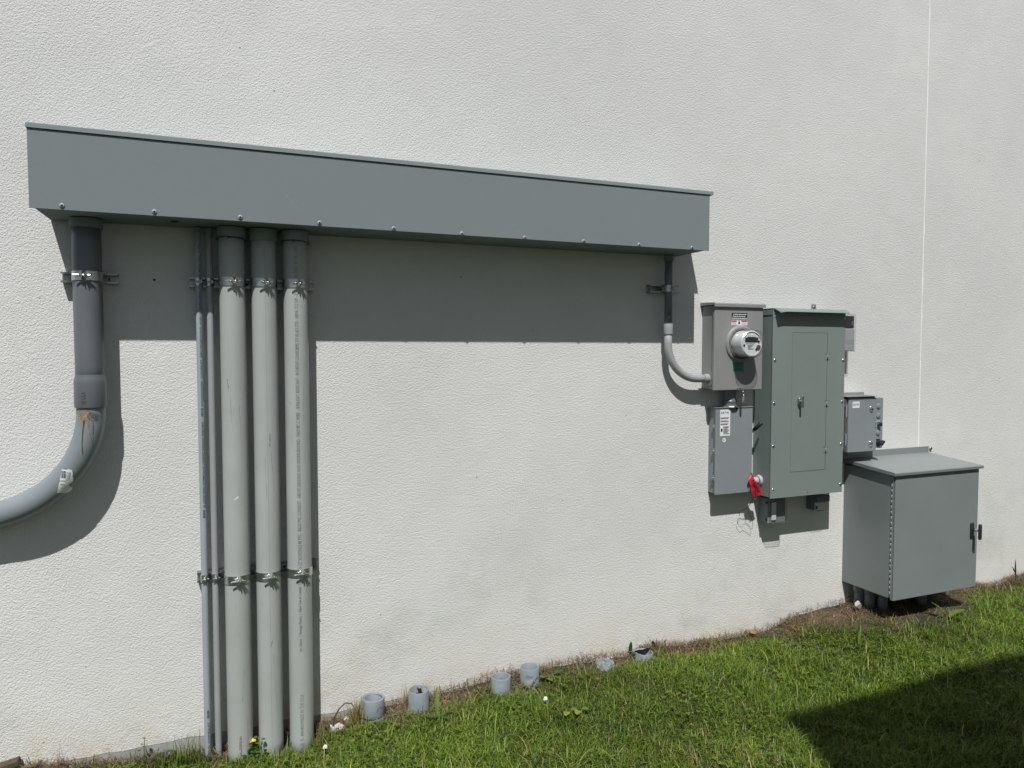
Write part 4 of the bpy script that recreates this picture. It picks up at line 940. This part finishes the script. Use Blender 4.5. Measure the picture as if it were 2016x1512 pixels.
# ---------------------------------------------------------------- debris
def rock(name, c, s, m, label, cat, seed=0, rot=0.):
    bm = bmesh.new(); bmesh.ops.create_icosphere(bm, subdivisions=2, radius=1)
    for v in bm.verts:
        d = 1 + .38 * noise.noise(v.co * 1.3 + Vector((seed, 0, 0))); v.co = Vector((v.co.x * s[0], v.co.y * s[1], v.co.z * s[2])) * d
    bmesh.ops.rotate(bm, verts=bm.verts, cent=(0, 0, 0), matrix=Matrix.Rotation(rot, 3, 'Y') @ Matrix.Rotation(rot * .6, 3, 'Z')); bmesh.ops.translate(bm, verts=bm.verts, vec=c)
    return tag(obj(name, bm, m), label, cat)
def on_g(u, v):
    z = .03
    for _ in range(8): q = pg(u, v, z); z = gzf(q.x, q.y)
    return Vector((q.x, q.y, z))
q = px(665, 1428, .1); rock('concrete_chunk', (q.x, -.1, gzf(q.x, -.1) + .012), (.036, .022, .018), 'broken_concrete', 'long pale broken concrete chunk lying beside the lettered conduit', 'concrete chunk', 3, .1)
q = px(682, 1408, .05); rock('concrete_chunk', (q.x, -.06, gzf(q.x, -.06) + .012), (.016, .014, .012), 'broken_concrete', 'small pale concrete crumb by the bent dry stem', 'concrete chunk', 5, .4)
q = px(1686, 1194, .12); rock('pale_stone', (q.x, -.13, gzf(q.x, -.13) + .03), (.050, .015, .026), 'pale_rubble', 'pale broken stone leaning under the large cabinet corner', 'stone', 9, .6)
for u, v, l in ((1074, 1393, 'scrap of crumpled white paper in the open lawn'), (640, 1490, 'scrap of white paper in the grass near the lettered conduit')):
    q = on_g(u, v); bm = crumple(q.x, q.y, q.z + .045, .010, 9, .006, None, u, .004); tag(obj('paper_scrap', bm, 'paper'), l, 'paper')
q = px(1480, 1241, .06); bm = crumple(q.x, -.07, gzf(q.x, -.07) + .035, .018, 9, .008, None, 4, .006); tag(obj('fallen_leaf', bm, 'leaf_orange'), 'curled orange fallen leaf against the wall foot', 'leaf')
q = px(15, 1503, .03); bm = bmesh.new(); bx(bm, q.x - .07, q.x + .04, .01, .05, q.z - .02, q.z + .006, .004); bmesh.ops.rotate(bm, verts=bm.verts, cent=q, matrix=Matrix.Rotation(R(-12), 3, 'Y')); tag(obj('wood_offcut', bm, 'wood'), 'weathered brown wood offcut at the wall foot', 'wood')
q = on_g(323, 1510); bm = bmesh.new(); lathe(bm, (q.x, q.y, q.z - .03), (.1, 0, 1), [(.004, 0), (.008, 0), (.008, .078), (.004, .078), (.004, .04)], 16); tag(obj('thin_tube', bm, 'zinc', None, True), 'short thin metal tube sticking out of the grass tuft', 'tube')
q = px(304, 551); bm = bmesh.new(); lathe(bm, (q.x, -.0005, q.z), (0, -1, 0), [(.005, 0), (.005, .0006), (0, .0006)], 10); h = obj('drill_hole', bm, 'dark_hole', wall)

# ---------------------------------------------------------------- grass and weeds
def blades(name, P, yaw, h, wd, lean, col, m, label=None, cat=None, kind=None, segs=2, tw=None, parent=None, tilt=0.):
    """P (n,3) base points; each blade a bent tapered strip"""
    n = len(P); dx, dy = np.cos(yaw), np.sin(yaw); sx, sy = -dy, dx
    if tw is not None: sx, sy = np.cos(tw), np.sin(tw)
    rows = []; K = segs
    for k in range(K + 1):
        t = k / K; a = tilt + lean * t * .75; hz_ = h * t * np.cos(a); out = h * t * np.sin(a)
        c = P + np.stack([dx * out, dy * out, hz_], 1); ww = wd * (1 - t) ** .7 * .5 if k < K else None
        if k < K: rows += [c - np.stack([sx * ww, sy * ww, 0 * ww], 1), c + np.stack([sx * ww, sy * ww, 0 * ww], 1)]
        else: rows.append(c)
    nv = 2 * K + 1; V = np.stack(rows, 1).reshape(-1, 3); base = (np.arange(n) * nv)[:, None]
    quads = [base + np.array([2 * k, 2 * k + 1, 2 * k + 3, 2 * k + 2]) for k in range(K - 1)]; tri = base + np.array([2 * K - 2, 2 * K - 1, 2 * K])
    q = np.stack(quads, 1).reshape(n, -1); loops = np.concatenate([q, tri], 1).ravel()
    sizes = np.tile([4] * (K - 1) + [3], n); starts = np.concatenate([[0], np.cumsum(sizes)[:-1]])
    me = bpy.data.meshes.new(name); me.vertices.add(len(V)); me.vertices.foreach_set('co', V.ravel())
    me.loops.add(len(loops)); me.loops.foreach_set('vertex_index', loops.astype(np.int32))
    me.polygons.add(len(sizes)); me.polygons.foreach_set('loop_start', starts.astype(np.int32)); me.polygons.foreach_set('loop_total', sizes.astype(np.int32))
    me.update(calc_edges=True); me.validate()
    ca = me.color_attributes.new('col', 'FLOAT_COLOR', 'POINT'); cc = np.ones((len(V), 4)); cc[:, :3] = np.repeat(col, nv, 0)
    ca.data.foreach_set('color', cc.ravel()); o = mobj(name, me, m, parent)
    if label: tag(o, label, cat)
    if kind: o['kind'] = kind
    return o
def smooth_noise(x, y, s, seed):
    r = np.random.default_rng(seed); out = 0
    for k in range(6):
        a = r.uniform(0, 6.28); f = s * r.uniform(.6, 1.8); out = out + np.sin((x * np.cos(a) + y * np.sin(a)) * f + r.uniform(0, 6.28))
    return out / 6 * 1.6
def scatter(n, x0, x1, y0, y1):
    x = rng.uniform(x0, x1, n); y = rng.uniform(y0, y1, n); return x, y
def keep_frame(x, y, m=260):
    u, v, z = project(np.stack([x, y, gz(x, y)], 1)); return (z > .3) & (u > -m) & (u < 2016 + m) & (v < 1512 + m)
STUBS = [(px(u, v, SC).x, -SC) for u, v in ((735, 1373), (824, 1357), (986, 1331), (1043, 1312), (1191, 1303), (1268, 1283))]
PIPES = [(x, -DB, RB) for x in XP] + [(x, -DT, RT) for x in XT] + [(x, y, SR) for x, y in STUBS]
def clear(x, y, extra=.006):
    k = np.ones(len(x), bool)
    for a, b, r in PIPES: k &= np.hypot(x - a, y - b) > r + extra
    return k
def bare(x):  # width of the brown strip along the wall
    b = np.interp(x, [-2, -.6, -.3, .3, .5, .75, 1.1, 1.4, 1.8, 2.3, 2.8, 3.2, 3.6, 4.2, 4.6, 6], [.08, .07, .01, .04, .08, .12, .12, .06, .10, .05, .05, .20, .42, .32, .06, .06])
    return b + .035 * smooth_noise(x, 0 * x, 14, 5)
PAL = np.array([(.084, .150, .012), (.113, .188, .016), (.150, .226, .022), (.200, .250, .036), (.050, .095, .010), (.27, .28, .07)])
def colours(n, x, y, dry=.04):
    c = PAL[rng.choice(6, n, p=[.24, .27, .22, .11, .11, .05])] * rng.uniform(.75, 1.25, (n, 1))
    t = smooth_noise(x, y, 5, 11) + .7 * smooth_noise(x, y, 19, 12); c = c * (1 + .24 * t[:, None])
    yb = smooth_noise(x, y, 3.4, 23); dr = rng.random(n) < dry + .22 * np.clip(yb - .25, 0, 1)
    c[dr] = np.array((.34, .27, .12)) * rng.uniform(.6, 1.25, (dr.sum(), 1)); return c
x, y = scatter(600000, -2.2, 7.2, -2.6, -.012)
k = keep_frame(x, y, 200) & clear(x, y); x, y = x[k], y[k]
dist = np.hypot(x, y + 3.28); edge = (-y - bare(x)) / .10
k = rng.random(len(x)) < np.clip(edge * .75 + .16, .05, 1); x, y = x[k], y[k]
k = (rng.random(len(x)) < .96); x, y = x[k], y[k]; n = len(x)
tuft = np.clip(1 + .4 * smooth_noise(x, y, 21, 3), .55, 1.7)
h = rng.gamma(6, .0068, n) * tuft * np.clip(.55 + (-y) * 2.2, .6, 1); wd = rng.uniform(.0028, .0058, n)
blades('grass', np.stack([x, y, gz(x, y) - .004], 1), rng.uniform(0, 6.283, n), h, wd, rng.uniform(.2, 1.9, n), colours(n, x, y), 'grass_blade', 'short green lawn grass growing in front of the wall', 'grass', 'stuff', 3, tilt=rng.uniform(0, .8, n))
# long stray blades
x, y = scatter(2600, -2., 6.5, -2.5, -.1); k = keep_frame(x, y) & clear(x, y) & (-y > bare(x)); x, y = x[k], y[k]; n = len(x)
blades('long_grass', np.stack([x, y, gz(x, y)], 1), rng.uniform(0, 6.283, n), rng.uniform(.06, .12, n), rng.uniform(.003, .006, n), rng.uniform(.5, 1.6, n), colours(n, x, y, .2) * 1.15, 'grass_blade', 'longer stray grass blades standing out of the lawn', 'grass', 'stuff', 4)
# dry clippings along the wall
x = rng.uniform(-2, 6.5, 34000); y = -np.abs(rng.normal(0, 1, 34000)) * (bare(x) * .75 + .02) - .008; k = keep_frame(x, y, 120) & clear(x, y, .004) & (rng.random(len(x)) < np.clip(.55 + .75 * smooth_noise(x, 0 * x, 11, 41), .38, 1)); x, y = x[k], y[k]; n = len(x)
c = np.array([(.20, .135, .075), (.13, .085, .05), (.28, .20, .11), (.085, .055, .035), (.33, .26, .15)])[rng.choice(5, n, p=[.32, .28, .18, .15, .07])] * rng.uniform(.7, 1.2, (n, 1))
mound = .034 * np.clip(.8 + .8 * smooth_noise(x, 0 * x, 8, 43), .1, 1.8) * np.exp(-((y + .05) / .05) ** 2) * rng.random(n)
blades('dry_clippings', np.stack([x, y, gz(x, y) + mound + rng.uniform(0, .006, n)], 1), rng.uniform(0, 6.283, n), rng.uniform(.02, .07, n), rng.uniform(.0014, .0034, n), rng.uniform(-.3, .9, n), c, 'dry_blade', 'brown dry grass clippings heaped along the wall foot', 'clippings', 'stuff', 3, tilt=rng.uniform(.75, 1.5, n))
# clover and small broad leaves in the lawn
def leafset(name, pts, size, col, label, kind='stuff', nl=3):
    Vv, Ff, Cc = [], [], []
    for (x_, y_, z_), s, c_ in zip(pts, size, col):
        a0 = random.uniform(0, 6.28); tl = random.uniform(.1, .7)
        for k in range(nl):
            a = a0 + k * 2 * math.pi / nl + random.uniform(-.2, .2); i0 = len(Vv); dx, dy = math.cos(a), math.sin(a)
            for t, w_ in ((0, 0), (.45, -.38), (.9, -.30), (1.05, 0), (.9, .30), (.45, .38)):
                zz = z_ + s * (.25 * t * tl - .15 * abs(w_)); Vv.append((x_ + s * (dx * t - dy * w_), y_ + s * (dy * t + dx * w_), zz)); Cc.append(c_)
            Ff.append(tuple(range(i0, i0 + 6)))
    me = bpy.data.meshes.new(name); me.from_pydata(Vv, [], Ff); ca = me.color_attributes.new('col', 'FLOAT_COLOR', 'POINT')
    cc = np.ones((len(Vv), 4)); cc[:, :3] = np.array(Cc); ca.data.foreach_set('color', cc.ravel())
    o = mobj(name, me, 'grass_blade'); tag(o, label, 'clover'); o['kind'] = kind; return o
x, y = scatter(9000, -.9, 5.5, -1.9, -.06); u, v, _ = project(np.stack([x, y, gz(x, y)], 1))
k = keep_frame(x, y, 100) & clear(x, y, .012) & ((smooth_noise(x, y, 6, 31) > .25) | (x < .65)) & (-y > bare(x) * .8); x, y = x[k], y[k]; n = len(x)
leafset('clover', np.stack([x, y, gz(x, y) + rng.uniform(.012, .042, n)], 1), rng.uniform(.006, .013, n), PAL[rng.choice(4, n)] * rng.uniform(.7, 1.15, (n, 1)), 'small clover and weed leaves mixed into the lawn')

def tuft_thing(u, v, d, n, hh, label, dry=0., spread=.05, name='grass_tuft', ww=(.003, .006), lean=(.1, .9)):
    q = px(u, v, d); x = q.x + rng.normal(0, spread, n); y = np.minimum(-d + rng.normal(0, spread * .5, n), -.006)
    P = np.stack([x, y, gz(x, y) - .004], 1); c = colours(n, x, y, dry)
    return blades(name, P, rng.uniform(0, 6.283, n), rng.uniform(*hh, n), rng.uniform(*ww, n), rng.uniform(*lean, n), c, 'grass_blade', label, 'grass', None, 4)
tuft_thing(372, 1498, .10, 90, (.07, .17), 'tall green grass tuft at the foot of the bluish thin conduit', .05, .035)
tuft_thing(340, 1505, .08, 60, (.05, .12), 'tall green grass tuft by the wall beside the thin metal tube', .05, .03)
tuft_thing(290, 1512, .07, 70, (.03, .09), 'low spreading green tuft by the wall beyond the thin metal tube', .05, .05)
tuft_thing(703, 1432, .13, 70, (.07, .15), 'straw-coloured dry tuft leaning on the jointed conduit stub', .75, .014, lean=(.1, .6))
tuft_thing(650, 1450, .16, 60, (.06, .13), 'mixed green and dry tuft near the concrete chunk', .3, .04)
tuft_thing(793, 1360, .03, 8, (.08, .14), 'few tall thin straws standing against the wall between two stubs', .6, .012, ww=(.0015, .0025), lean=(.0, .25))
tuft_thing(925, 1345, .03, 9, (.04, .07), 'few dark curled blades on the brown clippings mound', .2, .03, ww=(.002, .004), lean=(.3, 1.9))
tuft_thing(1390, 1272, .05, 6, (.05, .08), 'few thin blades against the bare wall foot', .2, .012, lean=(.1, .6))
tuft_thing(1542, 1225, .05, 5, (.05, .08), 'few upright blades at the wall ahead of the cabinet', .2, .02, ww=(.002, .004), lean=(.1, .5))

def leaf_bm(bm, base, dirv, L, W, bend=.3, lobes=0, up=Vector((0, 0, 1))):
    dirv = Vector(dirv).normalized(); side = dirv.cross(up)
    side = side.normalized() if side.length > .05 else Vector((1, 0, 0)); nrm = side.cross(dirv).normalized(); n = 10 if not lobes else lobes * 4; prev = None
    for i in range(n + 1):
        t = i / n; w_ = W * .5 * math.sin(math.pi * min(1, t * .93 + .07)) ** .75
        if lobes: w_ *= .38 + .62 * (1 - abs((t * lobes) % 1 * 2 - 1))
        c = Vector(base) + dirv * (L * t) - nrm * (bend * L * t * t)
        row = [bm.verts.new(c - side * w_ + nrm * w_ * .25), bm.verts.new(c), bm.verts.new(c + side * w_ + nrm * w_ * .25)]
        if prev:
            for k in range(2): bm.faces.new((prev[k], prev[k + 1], row[k + 1], row[k]))
        prev = row
    return bm
def weed(loc, leaves, label, stem=0., cat='weed', name='weed_plant', m='leaf_green'):
    o = thing(name, loc, label, cat)
    if stem:
        bm = bmesh.new(); tube(bm, [Vector(loc) - Vector((0, 0, .01)), Vector(loc) + Vector((.002, 0, stem * .5)), Vector(loc) + Vector((.006, 0, stem))], [.0022, .0018, .001], 6); obj('stem', bm, m, o)
    for off, dv, L, W, bend, lob, mm in leaves:
        bm = bmesh.new(); leaf_bm(bm, Vector(loc) + Vector(off), dv, L, W, bend, lob); obj('leaf', bm, mm or m, o, True)
    return o
q = on_g(862, 1418); weed((q.x, q.y, q.z + .012), [((0, 0, 0), (.05, .3, .95), .125, .03, .1, 9, 'leaf_light'), ((0, 0, 0), (-.95, .1, .4), .085, .028, .15, 7, None), ((0, 0, 0), (.9, .1, .35), .08, .026, .2, 7, None), ((0, 0, 0), (.5, -.7, .4), .07, .024, .2, 6, None), ((0, 0, 0), (-.4, -.6, .5), .06, .02, .2, 6, 'leaf_dark')], 'lobed green weed rosette in front of the scrap-filled stub')
q = on_g(1868, 1222); weed((q.x, q.y, q.z + .02), [((0, 0, 0), (.9, .1, .3), .16, .05, .2, 9, 'leaf_light'), ((0, 0, 0), (-.4, .4, .7), .12, .045, .2, 7, 'leaf_light'), ((0, 0, 0), (.3, -.8, .3), .1, .04, .25, 6, None)], 'pale lobed weed on the bare soil before the large cabinet')
q = on_g(1075, 1340); weed((q.x, q.y, q.z + .015), [((0, 0, 0), (1, .1, .25), .12, .03, .1, 8, None), ((0, 0, 0), (-.7, -.3, .5), .05, .03, .2, 0, 'leaf_light'), ((0, 0, 0), (.1, -.9, .3), .06, .035, .2, 0, 'leaf_light'), ((0, 0, 0), (.7, -.6, .4), .05, .03, .2, 0, None)], 'leafy weed in front of the stub with the tape flap')
q = px(140, 1500, .08); weed((q.x, -.09, gzf(q.x, -.09)), [((0, 0, 0), (-.6, -.3, .6), .07, .06, .5, 0, 'leaf_dark'), ((0, 0, .0), (.5, 0, .9), .085, .035, .2, 0, None), ((0, 0, 0), (.8, -.3, .6), .07, .035, .3, 0, 'leaf_light'), ((0, 0, 0), (-.9, .2, .8), .09, .004, .3, 0, 'leaf_dark')], 'broad-leaved green weed standing alone at the far end of the wall foot')
q = px(326, 1490, .05); weed((q.x, -.05, gzf(q.x, -.05)), [((0, 0, .055), (-.7, -.2, .3), .055, .022, .9, 0, 'leaf_dark'), ((0, 0, .06), (.5, -.2, .3), .045, .022, 1., 0, None), ((0, 0, .03), (-.5, -.5, .3), .04, .02, .5, 0, None)], 'small weed with drooping pointed leaves against the stucco', .065)
q = px(283, 1495, .04); weed((q.x, -.04, gzf(q.x, -.04)), [((random.uniform(-.02, .02), 0, .02 + .012 * i), (random.uniform(-1, 1), -.5, .5), .018, .013, .2, 0, 'leaf_dark') for i in range(8)], 'sprig of small round dark leaves against the stucco', .11)
q = px(1240, 1283, .04); weed((q.x, -.045, gzf(q.x, -.04)), [((0, 0, .02), (0, -.1, 1), .075, .024, 0, 0, 'leaf_dark')], 'single upright oval leaf against the wall beside the low stubs', .03)
q = px(1285, 1275, .03); weed((q.x, -.04, gzf(q.x, -.04)), [((0, 0, 0), (-.2, -.2, 1), .065, .022, .1, 0, None), ((.01, 0, 0), (.5, -.2, .8), .05, .02, .2, 0, 'leaf_light'), ((-.06, 0, 0), (-.4, 0, .9), .05, .012, .0, 0, 'leaf_dark')], 'leafy green shoot at the wall behind the lifted tape flap')
q = px(1994, 1138, .03); weed((q.x, -.05, gzf(q.x, -.05)), [((0, 0, .0), (-1, -.2, .1), .12, .035, .1, 0, 'leaf_dark'), ((0, 0, .0), (-.15, 0, 1), .16, .012, -.1, 0, 'leaf_dark'), ((-.01, 0, .06), (-.5, 0, .8), .06, .010, 0, 0, 'leaf_dark')], 'dark forked weed sprout at the wall beyond the cabinet')
q = px(500, 1485, .12)
o = weed((q.x, -.13, gzf(q.x, -.13)), [((random.gauss(0, .022), random.gauss(0, .014), abs(random.gauss(0, .035))), (random.uniform(-1, 1), random.uniform(-1, .2), .4), random.uniform(.012, .022), random.uniform(.010, .018), .3, 0, random.choice(('leaf_light', 'leaf_light', 'leaf_green'))) for i in range(60)], 'leafy weed with a yellow flower squeezed between the fat conduits', .05, m='leaf_green')
fl = Vector((px(497, 1460, .12).x, -.12, px(497, 1460, .12).z))
bm = bmesh.new()
for i in range(9):
    a = i * .7; leaf_bm(bm, fl, (math.cos(a), math.sin(a) * .7 - .2, .55), .016, .013, .3)
obj('flower', bm, 'yellow_petal', o, True)
bm = bmesh.new(); tube(bm, [(q.x, -.13, gzf(q.x, -.13)), (fl.x - .004, -.125, fl.z - .03), fl], [.002, .002, .0016], 6); obj('flower_stem', bm, 'leaf_green', o)
for u, v, l in ((1140, 1414, 'pair of round yellow-green leaves flat in the open lawn'), (1118, 1416, 'single rounded pale leaf in the open lawn near the paper scrap')):
    q = on_g(u, v); weed((q.x, q.y, q.z + .035), [((0, 0, 0), (-.5, -.5, .1), .035, .032, .2, 0, 'leaf_yellow'), ((.02, .01, 0), (.7, -.3, .1), .032, .03, .2, 0, 'leaf_light')], l)
q = on_g(1690, 1275); weed((q.x, q.y, q.z), [((0, 0, .02), (.25, .1, 1), .10, .014, .1, 0, 'leaf_light')], 'one broad pale grass leaf standing in the lawn before the cabinet')
# bent dry stem near the chunk
q = px(660, 1425, .1); bm = bmesh.new(); tube(bm, [px(u, v, .11) for u, v in ((655, 1428), (660, 1410), (668, 1395), (680, 1384), (692, 1385), (700, 1398))], [.004, .0035, .003, .003, .0025, .001], 6); tag(obj('dry_stem', bm, 'wood'), 'bent brown dry stem arching beside the jointed stub', 'stem')

# ---------------------------------------------------------------- neighbouring building that shades the lawn
tip = on_g(1536, 1409); HB = 6.0; k = (HB - tip.z) / -SUN.z
cxb, cyb = tip.x - SUN.x * k, tip.y - SUN.y * k
nb = thing('neighbouring_building', (cxb + 6, cyb - 4, .05), 'tall stucco building standing across the lawn and shading it', 'building')
box('building_wall', 'stucco', nb, cxb + .03, cxb + 12, -cyb + .03, -cyb + 8, -.2, HB - .08, 0)
box('parapet_coping', 'coping', nb, cxb, cxb + 12.03, -cyb, -cyb + 8.03, HB - .079, HB, .004)
